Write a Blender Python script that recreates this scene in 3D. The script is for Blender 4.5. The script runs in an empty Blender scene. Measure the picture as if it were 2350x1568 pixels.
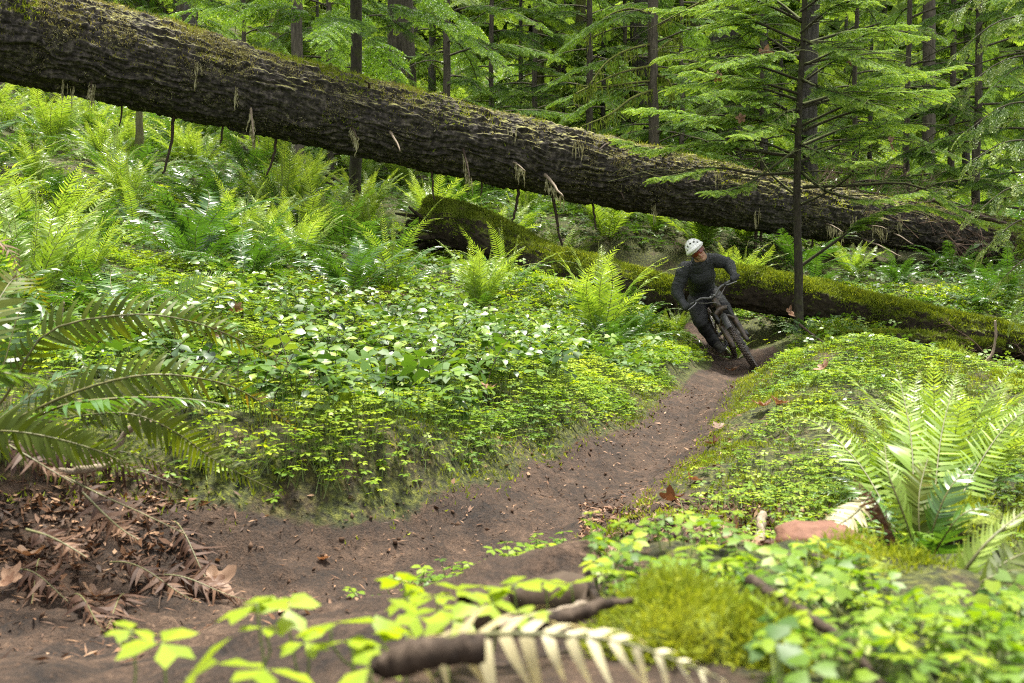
import bpy, math, random
import numpy as np
from mathutils import Vector, Matrix
random.seed(7)
RS = np.random.RandomState(11)
scene = bpy.context.scene
COL = scene.collection

# ------------------------------------------------------------------ camera, sky, sun, exposure
F_PX, CX, CY = 1024 * 35 / 36.0, 512.0, 341.5
PITCH = math.radians(2.386)
CAM = np.array([0.0, 0.0, 0.80])
cam_data = bpy.data.cameras.new('camera')
cam_data.lens = 35; cam_data.sensor_width = 36
cam_data.clip_start = 0.02; cam_data.clip_end = 500
cam_data.dof.use_dof = True; cam_data.dof.focus_distance = 7.0; cam_data.dof.aperture_fstop = 5.6
cam = bpy.data.objects.new('camera', cam_data); COL.objects.link(cam)
cam.location = CAM; cam.rotation_euler = (math.pi / 2 - PITCH, 0, 0)
scene.camera = cam

SUN_EL, SUN_AZ = math.radians(78), math.radians(25)      # azimuth measured from +Y towards +X
world = bpy.data.worlds.new('World'); scene.world = world; world.use_nodes = True
wn = world.node_tree.nodes; wl = world.node_tree.links
bg = wn['Background']; bg.inputs['Strength'].default_value = 0.05
sky = wn.new('ShaderNodeTexSky'); sky.sky_type = 'NISHITA'; sky.sun_disc = False
sky.sun_elevation = SUN_EL; sky.sun_rotation = SUN_AZ
sky.air_density = 1.0; sky.dust_density = 3.0; sky.ozone_density = 0.6
hs = wn.new('ShaderNodeHueSaturation'); hs.inputs['Saturation'].default_value = 0.12
wl.new(sky.outputs[0], hs.inputs['Color']); wl.new(hs.outputs[0], bg.inputs['Color'])
sun_data = bpy.data.lights.new('sun', 'SUN'); sun_data.energy = 1.5; sun_data.angle = math.radians(10)
sun_data.color = (1.0, 0.95, 0.84)
sun = bpy.data.objects.new('sun', sun_data); COL.objects.link(sun)
sd = Vector((math.sin(SUN_AZ) * math.cos(SUN_EL), math.cos(SUN_AZ) * math.cos(SUN_EL), math.sin(SUN_EL)))
sun.rotation_euler = sd.to_track_quat('Z', 'Y').to_euler()
scene.view_settings.view_transform = 'Standard'; scene.view_settings.look = 'None'
scene.view_settings.exposure = 3.1; scene.view_settings.gamma = 1.0
scene.cycles.max_bounces = 6; scene.cycles.diffuse_bounces = 2; scene.cycles.glossy_bounces = 2
scene.cycles.transmission_bounces = 4; scene.cycles.transparent_max_bounces = 4
scene.cycles.use_denoising = False; scene.cycles.filter_width = 1.1

# ------------------------------------------------------------------ helpers: points, noise, meshes
def remap(Y):
    t = np.clip((np.asarray(Y, float) - 6) / 4, 0, 1); s = t * t * (3 - 2 * t)
    return Y * (1 + .08 * s)
def P(u, v, Y):
    """a sight line of the photograph (2350 px wide) met at distance Y: where a thing stands in the place"""
    Y = float(remap(Y)); xc = (u / 2.29492 - CX) / F_PX; yc = (CY - v / 2.29492) / F_PX
    D = Y / (math.cos(PITCH) + yc * math.sin(PITCH))
    return CAM + D * np.array([xc, math.cos(PITCH) + yc * math.sin(PITCH), -math.sin(PITCH) + yc * math.cos(PITCH)])
def project(p):
    d = np.asarray(p, float) - CAM
    zc = d[..., 1] * math.cos(PITCH) - d[..., 2] * math.sin(PITCH)
    yc = d[..., 1] * math.sin(PITCH) + d[..., 2] * math.cos(PITCH)
    return (CX + F_PX * d[..., 0] / zc) * 2.29492, (CY - F_PX * yc / zc) * 2.29492, zc
def hsh(i, j, k, s):
    n = (i * 374761393 + j * 668265263 + k * 2147483647 + s * 1274126177) & 0x7fffffff
    n = ((n ^ (n >> 13)) * 1274126177) & 0x7fffffff
    return ((n ^ (n >> 16)) & 0xffffff) / float(0xffffff)
def vnoise(p, s=0):
    p = np.asarray(p, float)
    if p.shape[-1] == 2: p = np.concatenate([p, np.zeros(p.shape[:-1] + (1,))], -1)
    i = np.floor(p).astype(np.int64); f = p - i; f = f * f * (3 - 2 * f); r = 0
    for a in (0, 1):
        for b in (0, 1):
            for c in (0, 1):
                w = (f[..., 0] if a else 1 - f[..., 0]) * (f[..., 1] if b else 1 - f[..., 1]) * (f[..., 2] if c else 1 - f[..., 2])
                r = r + w * hsh(i[..., 0] + a, i[..., 1] + b, i[..., 2] + c, s)
    return r
def fbm(p, o=4, s=0):
    p = np.asarray(p, float); r = 0; a = .5; t = 0
    for k in range(o):
        r = r + a * vnoise(p * 2 ** k, s + k * 17); t += a; a *= .5
    return r / t
def smooth(a, b, x):
    t = np.clip((x - a) / (b - a), 0, 1); return t * t * (3 - 2 * t)
def norm(v): return v / np.maximum(np.linalg.norm(v, axis=-1, keepdims=True), 1e-9)

class Geo:
    """collects faces and links them as ONE mesh object"""
    def __init__(s): s.V = []; s.Q = []; s.R = []; s.M = []; s.n = 0
    def add(s, V, Q, rnd=0.5, mat=0):
        V = np.asarray(V, float).reshape(-1, 3); Q = np.asarray(Q, np.int64)
        if len(Q) == 0: return s
        s.V.append(V); s.Q.append(Q + s.n); s.n += len(V)
        s.R.append(np.broadcast_to(np.asarray(rnd, float), (len(Q),))); s.M.append(np.full(len(Q), mat, np.int32)); return s
    def mesh(s, name, mats, smooth_=True):
        me = bpy.data.meshes.new(name)
        V = np.concatenate(s.V).astype(np.float32)
        lens = np.concatenate([np.full(len(q), q.shape[1], np.int32) for q in s.Q])
        loops = np.concatenate([q.ravel() for q in s.Q]).astype(np.int32)
        me.vertices.add(len(V)); me.vertices.foreach_set('co', V.ravel())
        me.loops.add(len(loops)); me.loops.foreach_set('vertex_index', loops)
        me.polygons.add(len(lens)); st = np.concatenate([[0], np.cumsum(lens)[:-1]]).astype(np.int32)
        me.polygons.foreach_set('loop_start', st); me.polygons.foreach_set('loop_total', lens)
        me.polygons.foreach_set('material_index', np.concatenate(s.M))
        if smooth_: me.polygons.foreach_set('use_smooth', np.ones(len(lens), bool))
        a = me.attributes.new('rnd', 'FLOAT', 'FACE'); a.data.foreach_set('value', np.concatenate(s.R).astype(np.float32))
        for m in (mats if isinstance(mats, (list, tuple)) else [mats]): me.materials.append(m)
        me.update(); return me
    def build(s, name, mats, parent=None, smooth_=True):
        return link(name, s.mesh(name, mats, smooth_), parent)
def link(name, me, parent=None):
    o = bpy.data.objects.new(name, me); COL.objects.link(o)
    if parent is not None: o.parent = parent
    return o
def empty(name, loc=(0, 0, 0), rz=0.0):
    o = bpy.data.objects.new(name, None); COL.objects.link(o); o.location = loc; o.rotation_euler = (0, 0, rz); o.empty_display_size = .1
    return o
def tag(o, label=None, cat=None, group=None, kind=None):
    if label: o['label'] = label
    if cat: o['category'] = cat
    if group: o['group'] = group
    if kind: o['kind'] = kind
    return o
def inst(TV, TQ, M, O):
    """copies of a template: M (N,3,3) with the columns as axes, O (N,3)"""
    N = len(O); V = np.einsum('nij,kj->nki', M, TV) + O[:, None, :]
    Q = TQ[None] + (np.arange(N) * len(TV))[:, None, None]
    return V.reshape(-1, 3), Q.reshape(-1, TQ.shape[1])
def spline(pts, n):
    pts = np.asarray(pts, float); m = len(pts)
    if m == 2: return pts[0] + np.linspace(0, 1, n)[:, None] * (pts[1] - pts[0])
    t = np.linspace(0, m - 1, n); i = np.clip(t.astype(int), 0, m - 2); f = (t - i)[:, None]
    p0 = pts[np.maximum(i - 1, 0)]; p1 = pts[i]; p2 = pts[i + 1]; p3 = pts[np.minimum(i + 2, m - 1)]
    return .5 * (2 * p1 + (p2 - p0) * f + (2 * p0 - 5 * p1 + 4 * p2 - p3) * f ** 2 + (3 * p1 - p0 - 3 * p2 + p3) * f ** 3)
def frames(pts):
    T = norm(np.gradient(pts, axis=0)); ref = np.array([0, 0, 1.0])
    if abs(T[0, 2]) > .9: ref = np.array([0, 1.0, 0])
    S = np.zeros_like(T); s = norm(np.cross(T[0], ref))
    for i in range(len(T)):
        s = norm(s - T[i] * np.dot(s, T[i])); S[i] = s
    return T, S, np.cross(S, T)
def tube(pts, rad, k=8, caps=True, sq=1.0):
    pts = np.asarray(pts, float); n = len(pts); rad = np.broadcast_to(np.asarray(rad, float), (n,))
    T, S, N = frames(pts); th = np.arange(k) * 2 * math.pi / k
    V = pts[:, None] + rad[:, None, None] * (np.cos(th)[None, :, None] * S[:, None] + sq * np.sin(th)[None, :, None] * N[:, None])
    i = np.arange(n - 1)[:, None] * k; j = np.arange(k)[None]; j2 = (j + 1) % k
    Q = np.stack([i + j, i + j2, i + k + j2, i + k + j], -1).reshape(-1, 4); V = V.reshape(-1, 3)
    if caps:
        V = np.concatenate([V, pts[:1], pts[-1:]]); c0, c1 = n * k, n * k + 1; jj = np.arange(k); b = (n - 1) * k
        A = np.stack([np.full(k, c0), (jj + 1) % k, jj, np.full(k, c0)], -1); B = np.stack([np.full(k, c1), b + jj, b + (jj + 1) % k, np.full(k, c1)], -1)
        return V, Q, np.concatenate([A[:, :3], B[:, :3]])
    return V, Q, np.zeros((0, 3), int)
def addtube(g, pts, rad, k=8, rnd=.5, mat=0, caps=True, sq=1.0):
    V, Q, T = tube(pts, rad, k, caps, sq); g.add(V, Q, rnd, mat)
    if len(T):
        g.Q.append(T + g.n - len(V)); g.R.append(np.full(len(T), float(np.mean(rnd)))); g.M.append(np.full(len(T), mat, np.int32))
    return g
def box(c, sx, sy, sz, R=None):
    V = np.array([[x, y, z] for x in (-1, 1) for y in (-1, 1) for z in (-1, 1)], float) * .5 * np.array([sx, sy, sz])
    if R is not None: V = V @ np.asarray(R).T
    return V + np.asarray(c), np.array([[0, 1, 3, 2], [4, 6, 7, 5], [0, 4, 5, 1], [2, 3, 7, 6], [0, 2, 6, 4], [1, 5, 7, 3]])
def sphere(nu=24, nv=14):
    th = np.linspace(0, math.pi, nv); ph = np.arange(nu) * 2 * math.pi / nu
    V = np.stack([np.sin(th)[:, None] * np.cos(ph), np.sin(th)[:, None] * np.sin(ph), np.repeat(np.cos(th)[:, None], nu, 1)], -1).reshape(-1, 3)
    i = np.arange(nv - 1)[:, None] * nu; j = np.arange(nu)[None]; j2 = (j + 1) % nu
    return V, np.stack([i + j, i + nu + j, i + nu + j2, i + j2], -1).reshape(-1, 4)
def euler(rx, ry, rz):
    """(N,3,3) rotations, Rz Ry Rx"""
    rx, ry, rz = [np.atleast_1d(np.asarray(a, float)) for a in (rx, ry, rz)]
    n = max(len(rx), len(ry), len(rz)); rx, ry, rz = [np.broadcast_to(a, (n,)) for a in (rx, ry, rz)]
    cx, sx, cy, sy, cz, sz = np.cos(rx), np.sin(rx), np.cos(ry), np.sin(ry), np.cos(rz), np.sin(rz); R = np.zeros((n, 3, 3))
    R[:, 0, 0] = cz * cy; R[:, 0, 1] = cz * sy * sx - sz * cx; R[:, 0, 2] = cz * sy * cx + sz * sx
    R[:, 1, 0] = sz * cy; R[:, 1, 1] = sz * sy * sx + cz * cx; R[:, 1, 2] = sz * sy * cx - cz * sx
    R[:, 2, 0] = -sy; R[:, 2, 1] = cy * sx; R[:, 2, 2] = cy * cx
    return R

# ------------------------------------------------------------------ materials (all procedural)
def newmat(name):
    m = bpy.data.materials.new(name); m.use_nodes = True; nt = m.node_tree
    return m, nt, nt.nodes, nt.links, nt.nodes['Principled BSDF']
def ramp(nd, lk, fac, stops):
    r = nd.new('ShaderNodeValToRGB'); e = r.color_ramp.elements
    while len(e) < len(stops): e.new(.5)
    for k, (p, c) in enumerate(stops): e[k].position = p; e[k].color = (*c, 1)
    lk.new(fac, r.inputs[0]); return r.outputs[0]
def noise(nd, lk, scale, detail=4, rough=.6, vec=None, mapscale=None):
    n = nd.new('ShaderNodeTexNoise'); n.inputs['Scale'].default_value = scale; n.inputs['Detail'].default_value = detail; n.inputs['Roughness'].default_value = rough
    if vec is None:
        t = nd.new('ShaderNodeTexCoord'); vec = t.outputs['Object']
    if mapscale:
        mp = nd.new('ShaderNodeMapping'); mp.inputs['Scale'].default_value = mapscale; lk.new(vec, mp.inputs[0]); vec = mp.outputs[0]
    lk.new(vec, n.inputs['Vector']); return n.outputs[0]
def mathn(nd, lk, op, a, b, clamp=False):
    m = nd.new('ShaderNodeMath'); m.operation = op; m.use_clamp = clamp
    for k, x in enumerate((a, b)):
        if isinstance(x, (int, float)): m.inputs[k].default_value = x
        else: lk.new(x, m.inputs[k])
    return m.outputs[0]
def mixc(nd, lk, f, a, b):
    m = nd.new('ShaderNodeMix'); m.data_type = 'RGBA'
    for s, x in (('Factor', f), ('A', a), ('B', b)):
        i = [q for q in m.inputs if q.name == s and (q.type == 'RGBA' if s != 'Factor' else q.type == 'VALUE')][0]
        if isinstance(x, tuple): i.default_value = (*x, 1)
        elif isinstance(x, float): i.default_value = x
        else: lk.new(x, i)
    return [o for o in m.outputs if o.type == 'RGBA'][0]
def bump(nd, lk, h, strength, dist, target):
    b = nd.new('ShaderNodeBump'); b.inputs['Strength'].default_value = strength; b.inputs['Distance'].default_value = dist
    lk.new(h, b.inputs['Height']); lk.new(b.outputs[0], target.inputs['Normal'])
def leaf_mat(name, stops, trans=.35, rough=.4, spec=.5, tint=(1.25, 1.2, .5), objvar=.0):
    m, nt, nd, lk, bs = newmat(name)
    at = nd.new('ShaderNodeAttribute'); at.attribute_name = 'rnd'
    c = ramp(nd, lk, at.outputs['Fac'], stops)
    if objvar:
        oi = nd.new('ShaderNodeObjectInfo'); h = nd.new('ShaderNodeHueSaturation')
        lk.new(mathn(nd, lk, 'MULTIPLY_ADD', oi.outputs['Random'], objvar), h.inputs['Value']); h.inputs['Value'].links[0].from_node.inputs[2].default_value = 1 - objvar / 2
        lk.new(c, h.inputs['Color']); c = h.outputs[0]
    lk.new(c, bs.inputs['Base Color']); bs.inputs['Roughness'].default_value = rough; bs.inputs['Specular IOR Level'].default_value = spec
    tr = nd.new('ShaderNodeBsdfTranslucent'); mu = nd.new('ShaderNodeMix'); mu.data_type = 'RGBA'; mu.blend_type = 'MULTIPLY'
    ins = [i for i in mu.inputs if i.type == 'RGBA']; mu.inputs[0].default_value = 1; lk.new(c, ins[0]); ins[1].default_value = (*tint, 1)
    lk.new([o for o in mu.outputs if o.type == 'RGBA'][0], tr.inputs['Color'])
    mx = nd.new('ShaderNodeMixShader'); mx.inputs[0].default_value = trans
    lk.new(bs.outputs[0], mx.inputs[1]); lk.new(tr.outputs[0], mx.inputs[2]); lk.new(mx.outputs[0], nd['Material Output'].inputs['Surface'])
    return m
def plain(name, c1, c2=None, scale=20, rough=.6, metal=0.0, bumpd=0.0, spec=.5, mapscale=None, c3=None):
    m, nt, nd, lk, bs = newmat(name); n = noise(nd, lk, scale, 5, .65, mapscale=mapscale)
    c2 = c2 or c1
    st = [(.32, c1), (.68, c2)] if c3 is None else [(.28, c1), (.5, c2), (.72, c3)]
    lk.new(ramp(nd, lk, n, st), bs.inputs['Base Color']); bs.inputs['Roughness'].default_value = rough
    bs.inputs['Metallic'].default_value = metal; bs.inputs['Specular IOR Level'].default_value = spec
    if bumpd: bump(nd, lk, n, 1.0, bumpd, bs)
    return m
def bark_mat(name, c1, c2, c3, moss, lo, hi, mscale=6.0, mapscale=None, bd=.012, scale=9.0):
    """bark with moss lying on whatever faces up"""
    m, nt, nd, lk, bs = newmat(name)
    n1 = noise(nd, lk, scale, 6, .7, mapscale=mapscale); n2 = noise(nd, lk, mscale, 5, .7); n3 = noise(nd, lk, 45, 3, .7)
    bk = ramp(nd, lk, n1, [(.3, c1), (.5, c2), (.72, c3)])
    ge = nd.new('ShaderNodeNewGeometry'); sx = nd.new('ShaderNodeSeparateXYZ'); lk.new(ge.outputs['Normal'], sx.inputs[0])
    f = mathn(nd, lk, 'ADD', sx.outputs['Z'], mathn(nd, lk, 'MULTIPLY', mathn(nd, lk, 'SUBTRACT', n2, .5), 2.2))
    mr = nd.new('ShaderNodeMapRange'); mr.inputs['From Min'].default_value = lo; mr.inputs['From Max'].default_value = hi; lk.new(f, mr.inputs['Value'])
    mc = ramp(nd, lk, n3, [(.3, tuple(x * .55 for x in moss)), (.55, moss), (.75, tuple(min(1, x * 1.6) for x in moss))])
    lk.new(mixc(nd, lk, mr.outputs[0], bk, mc), bs.inputs['Base Color']); bs.inputs['Roughness'].default_value = .85; bs.inputs['Specular IOR Level'].default_value = .25
    bump(nd, lk, mathn(nd, lk, 'ADD', n1, mathn(nd, lk, 'MULTIPLY', n3, .5)), 1.0, bd, bs)
    return m
M = {}
M['oxalis'] = leaf_mat('wood_sorrel_leaf', [(0, (.050, .12, .010)), (.35, (.13, .23, .013)), (.7, (.27, .36, .018)), (1, (.42, .49, .04))], .45, .45, .35, (1.3, 1.25, .45))
M['salal'] = leaf_mat('glossy_shrub_leaf', [(0, (.022, .060, .013)), (.5, (.062, .130, .018)), (.85, (.15, .23, .022)), (1, (.22, .31, .03))], .28, .38, .7)
M['under'] = leaf_mat('undergrowth_leaf', [(0, (.026, .066, .011)), (.5, (.070, .145, .017)), (1, (.17, .27, .03))], .35, .5, .3)
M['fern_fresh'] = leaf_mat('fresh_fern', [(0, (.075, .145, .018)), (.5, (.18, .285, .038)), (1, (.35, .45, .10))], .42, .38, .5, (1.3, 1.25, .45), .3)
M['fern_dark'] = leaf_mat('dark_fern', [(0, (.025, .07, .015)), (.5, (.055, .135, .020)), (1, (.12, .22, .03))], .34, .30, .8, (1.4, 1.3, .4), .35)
M['fern_olive'] = leaf_mat('olive_fern', [(0, (.035, .055, .006)), (.5, (.08, .115, .010)), (.8, (.12, .14, .013)), (1, (.17, .09, .025))], .5, .5, .25, (1.4, 1.3, .3))
M['fern_brown'] = leaf_mat('dead_fern', [(0, (.022, .010, .006)), (.5, (.065, .030, .016)), (1, (.18, .10, .055))], .2, .6, .3, (1.2, .9, .6), .3)
M['fern_cream'] = leaf_mat('bleached_fern', [(0, (.42, .36, .18)), (1, (.70, .64, .42))], .35, .5, .4, (1.1, 1.0, .7))
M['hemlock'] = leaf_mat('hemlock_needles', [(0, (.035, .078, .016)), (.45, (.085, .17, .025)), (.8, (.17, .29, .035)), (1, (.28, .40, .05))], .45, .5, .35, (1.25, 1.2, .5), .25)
M['hemlock_far'] = leaf_mat('far_needles', [(0, (.08, .14, .03)), (.5, (.17, .27, .05)), (1, (.30, .42, .07))], .5, .6, .3, (1.25, 1.2, .5), .3)  # paler than the near needles: airy background brightness put into the colour
M['cedar'] = leaf_mat('cedar_spray', [(0, (.04, .085, .022)), (.5, (.09, .16, .035)), (1, (.24, .31, .08))], .35, .5, .4, (1.2, 1.15, .6), .2)
M['moss'] = leaf_mat('moss', [(0, (.05, .075, .008)), (.5, (.13, .18, .018)), (1, (.28, .35, .045))], .3, .8, .15, (1.2, 1.1, .4))
M['moss_bright'] = leaf_mat('bright_moss', [(0, (.09, .12, .010)), (.5, (.20, .26, .022)), (1, (.36, .40, .05))], .35, .8, .15, (1.2, 1.1, .4))
M['moss_tan'] = leaf_mat('dry_moss', [(0, (.09, .085, .025)), (.5, (.20, .19, .06)), (1, (.36, .34, .14))], .25, .85, .1, (1.2, 1.1, .6))
M['lichen'] = leaf_mat('hanging_lichen', [(0, (.12, .11, .05)), (.5, (.24, .22, .11)), (1, (.38, .36, .22))], .3, .8, .15, (1.1, 1.05, .7))
M['litter'] = leaf_mat('leaf_litter', [(0, (.025, .014, .009)), (.4, (.075, .038, .02)), (.75, (.16, .08, .04)), (1, (.34, .21, .12))], .12, .65, .3, (1.1, .9, .7))
M['dead_leaf'] = leaf_mat('dead_maple_leaf', [(0, (.07, .035, .018)), (.5, (.15, .075, .04)), (1, (.30, .19, .12))], .25, .55, .35, (1.2, .9, .6), .5)
M['stem'] = plain('green_stem', (.10, .16, .03), (.16, .20, .05), 30, .6)
M['rachis'] = plain('fern_rachis', (.07, .075, .02), (.13, .12, .035), 30, .55)
M['log'] = bark_mat('fallen_trunk_bark', (.006, .005, .0045), (.034, .029, .024), (.15, .128, .105), (.25, .245, .07), .45, 1.1, 5.0, (1, 1, 1), .02, 14.0)
M['log_mossy'] = bark_mat('mossy_log_bark', (.010, .008, .005), (.030, .022, .014), (.06, .048, .03), (.15, .19, .022), .15, .8, 4.0, (1, 1, 1), .02, 14.0)
M['bark_brown'] = bark_mat('brown_tree_bark', (.03, .026, .018), (.075, .064, .047), (.15, .127, .094), (.09, .11, .018), .75, 1.3, 3.0, (9, 9, 1.6), .012, 3.0)
M['bark_grey'] = bark_mat('grey_tree_bark', (.030, .027, .023), (.085, .076, .066), (.17, .155, .14), (.12, .14, .03), .8, 1.4, 2.0, (8, 8, 1.2), .03, 2.0)
M['bark_mossy'] = bark_mat('mossy_tree_bark', (.03, .024, .015), (.08, .065, .045), (.15, .13, .10), (.13, .15, .02), -.25, .35, 2.0, (8, 8, 2), .012, 3.0)
M['bark_sapling'] = bark_mat('sapling_bark', (.014, .012, .008), (.036, .031, .021), (.065, .056, .040), (.07, .09, .014), .0, .8, 7.0, (9, 9, 2.5), .006, 5.0)
M['deadwood'] = plain('dead_branch_wood', (.014, .009, .006), (.040, .027, .018), 14, .8, 0, .004, .2, (6, 6, 2), (.09, .065, .045))
M['twig'] = plain('dead_twig_wood', (.045, .030, .020), (.11, .072, .048), 9, .8, 0, 0, .2)
M['palewood'] = plain('bleached_wood', (.12, .09, .06), (.30, .24, .17), 16, .7, 0, .003, .3, (5, 5, 2))
M['endgrain'] = plain('sawn_end', (.030, .021, .013), (.075, .052, .034), 8, .8, 0, .004, .2)
M['stone'] = plain('reddish_stone', (.10, .045, .028), (.19, .095, .06), 26, .8, 0, .006, .25)
M['cone'] = plain('fir_cone', (.030, .018, .012), (.085, .052, .034), 60, .7, 0, .003, .3)

# ------------------------------------------------------------------ the ground
GC = [ # sight (u, v) and distance of points on the ground
 (0,1568,1.8),(400,1568,1.8),(0,1400,2.25),(300,1400,2.35),(600,1350,2.6),(900,1320,2.7),(1200,1320,2.75),(700,1500,1.95),(1000,1400,2.3),
 (1100,1200,3.4),(1350,1200,3.4),(1300,1100,4.2),(1450,1100,4.2),(1450,1020,5.2),(1560,1020,5.2),(1580,950,6.5),(1640,900,8.1),(1690,860,9.8),(1735,853,10.6),(1683,822,11.7),(1620,800,12),(1540,775,13),(1480,755,13.6),
 (750,1235,3.1),(750,1130,3.25),(750,1000,4.2),(750,900,5.2),(750,800,6.5),(750,700,8),(750,600,10),(750,500,13),(750,440,16),(750,390,19),
 (500,1260,2.9),(480,1150,3.05),(480,1000,3.9),(950,1190,3.4),(960,1100,3.55),(1180,1120,4.0),(1180,1040,4.2),(1290,1060,4.6),(1290,985,4.8),(1420,970,6.0),(1540,905,7.6),
 (50,400,13),(50,500,10),(50,600,7.5),(50,750,5),(50,900,3.8),(50,1000,3.3),(50,1100,3.0),(50,1180,2.9),(50,1280,2.6),(100,300,18),(100,220,24),(300,800,5.6),(300,600,9),(300,450,13),
 (500,520,12),(1000,600,13),(1250,650,12),(1450,700,11.7),(1350,780,9.5),(1100,700,10),(1100,800,7.5),(1200,900,6),(1100,1000,4.6),(1400,880,7.5),(1500,830,9.2),
 (1000,480,16.5),(1300,500,16),(1400,560,15),(1700,560,15),(2000,620,15),(2000,680,13.5),(2250,700,13),(1300,420,22),(1000,420,20),(1600,530,18),(1480,300,30),(1250,280,32),(600,90,40),(2200,450,27),
 (1800,780,11),(1780,830,9.8),(1600,740,13),(2000,760,11.3),(2300,850,9.5),(2150,815,11.3),(2400,862,11),
 (1400,1250,3.1),(1570,1060,4.9),(1620,970,6.2),(1690,890,8.3),(1700,1100,4.0),(1700,1000,5.0),(1720,940,6.0),(1760,860,6.9),(1860,815,6.9),(1980,795,6.6),(2080,845,6.2),(2180,900,5.9),(2220,880,7.4),
 (1900,900,5.5),(1900,1000,4.5),(1900,1100,3.8),(1900,1200,3.2),(2150,1000,4.3),(2330,1000,4.6),(2150,1150,3.2),
 (2200,1400,1.7),(2300,1300,2.3),(1900,1350,1.75),(1950,1568,1.0),(1500,1500,1.1),(1300,1430,1.35),(2330,1568,1.2),(1100,1540,1.05)]
GP = [P(*c) for c in GC]
GP += [np.array(p, float) for p in [(-12,5,2.2),(-12,12,4.5),(-14,20,7.5),(-20,40,15),(0,25,4.6),(0,40,9.5),(8,25,3.2),(8,40,7),(15,12,.9),(15,20,1.8),(20,40,6),(-30,80,28),(0,80,24),(20,80,17),(40,80,12),
  (-4,0,.15),(-2,-3,.25),(2,-3,.6),(6,0,.5),(6,3,.3),(7,6,.1),(9,9,.3),(0,.3,.38),(.6,.2,.44),(-.7,.6,.2),(-2,1.2,.12),(-4,2.2,.25),(-6,3,.6),(-60,30,22),(60,30,4),(-60,120,40),(60,120,22),(0,120,38),(-30,-8,2),(30,-8,.6)]]
GP = np.array(GP)
def tps_fit(p, z, lam):
    n = len(p); d = np.linalg.norm(p[:, None] - p[None], axis=-1); K = np.where(d > 0, d * d * np.log(d + 1e-12), 0) + lam * np.eye(n) * np.maximum(1, p[:, 1:2] / 4) ** 2
    A = np.zeros((n + 3, n + 3)); A[:n, :n] = K; A[:n, n] = 1; A[:n, n + 1:] = p; A[n, :n] = 1; A[n + 1:, :n] = p.T
    return np.linalg.solve(A, np.concatenate([z, np.zeros(3)]))
TW = tps_fit(GP[:, :2], GP[:, 2], .02)
def base_h(x, y):
    x = np.asarray(x, float); q = np.stack([x.ravel(), np.asarray(y, float).ravel()], -1); out = np.zeros(len(q))
    for a in range(0, len(q), 20000):
        d2 = ((q[a:a + 20000, None] - GP[None, :, :2]) ** 2).sum(-1)
        out[a:a + 20000] = (.5 * d2 * np.log(d2 + 1e-12)) @ TW[:len(GP)] + TW[len(GP)] + q[a:a + 20000] @ TW[len(GP) + 1:]
    return out.reshape(x.shape)
TRAIL = np.array([p[:2] for p in [P(*c) for c in [(-700,1480,2.2),(0,1370,2.45),(500,1350,2.6),(950,1290,2.9),(1230,1180,3.5),(1400,1080,4.35),(1510,1020,5.2),(1585,950,6.6),(1655,885,8.6),(1712,850,10.5),(1660,815,11.8),(1560,780,12.9),(1480,757,13.6),(1380,735,14.2)]]])
TRAIL_W = np.array([.50,.50,.46,.34,.29,.27,.25,.24,.27,.36,.36,.32,.30,.28])
TR = spline(np.c_[TRAIL, TRAIL_W], 240)
_tm = TR[TR[:, 0] > .15][:150]; _tm = _tm[np.argsort(_tm[:, 1])]
def rightof(x, y): return np.asarray(x) > np.interp(y, _tm[:, 1], _tm[:, 0])
def trail_d(x, y):
    """signed distance from the edge of the trail, under 0 on it"""
    x = np.asarray(x, float); q = np.stack([x.ravel(), np.asarray(y, float).ravel()], -1); out = np.zeros(len(q))
    for a in range(0, len(q), 20000):
        out[a:a + 20000] = (np.linalg.norm(q[a:a + 20000, None] - TR[None, :, :2], axis=-1) - TR[None, :, 2]).min(1)
    return out.reshape(x.shape)
def H(x, y, fine=True):
    x = np.asarray(x, float); y = np.asarray(y, float)
    z = base_h(x, y); td = trail_d(x, y); p = np.stack([x, y], -1)
    off = smooth(-.02, .25, td)
    z = z + off * (fbm(p * 1.1, 3, 3) - .5) * np.where(y > 8, .24, np.where(rightof(x, y), .16, .26)) + off * (fbm(p * 5, 3, 5) - .5) * .07
    leftside = (~rightof(x, y)) & (y > 2.6) & (y < 9)
    z = z + smooth(.02, .20, td) * np.where(leftside, .10 * smooth(-3.5, -1.2, x), .03) * (1 - smooth(.5, 1.6, td))
    z = z - (1 - smooth(-.30, .06, td)) * .055
    if fine:
        z = z + (1 - off) * ((fbm(p * 9, 4, 8) - .5) * .06 + (vnoise(p * 34, 9) - .5) * .026 + (vnoise(p * 80, 19) - .5) * .012) + off * (fbm(p * 16, 2, 4) - .5) * .03
    return z
yy = np.concatenate([np.linspace(-8, .2, 20)[:-1], .2 + (np.exp(np.linspace(0, 1, 430) * math.log(121)) - 1) / 120 * 11.8, 12 + (np.exp(np.linspace(0, 1, 200)[1:] * math.log(60)) - 1) / 59 * 118])
xs = np.sinh(np.linspace(-1, 1, 480) * 5.0) / math.sinh(5.0) * 70
xs = np.sort(np.concatenate([xs[np.abs(xs) > 3.2], np.linspace(-3.2, 3.6, 270)]))
gx, gy = np.meshgrid(xs, yy); gz = H(gx, gy); td = trail_d(gx, gy)
nx, ny = len(xs), len(yy); i = np.arange(ny - 1)[:, None] * nx; j = np.arange(nx - 1)[None]
g = Geo(); g.add(np.stack([gx, gy, gz], -1).reshape(-1, 3), np.stack([i + j, i + j + 1, i + nx + j + 1, i + nx + j], -1).reshape(-1, 4))
m, nt, nd, lk, bs = newmat('forest_ground')
at = nd.new('ShaderNodeAttribute'); at.attribute_name = 'trail'
n1 = noise(nd, lk, 5, 5, .65); n2 = noise(nd, lk, 42, 4, .7); n3 = noise(nd, lk, 160, 3, .7); n4 = noise(nd, lk, 1.3, 3, .6)
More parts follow.
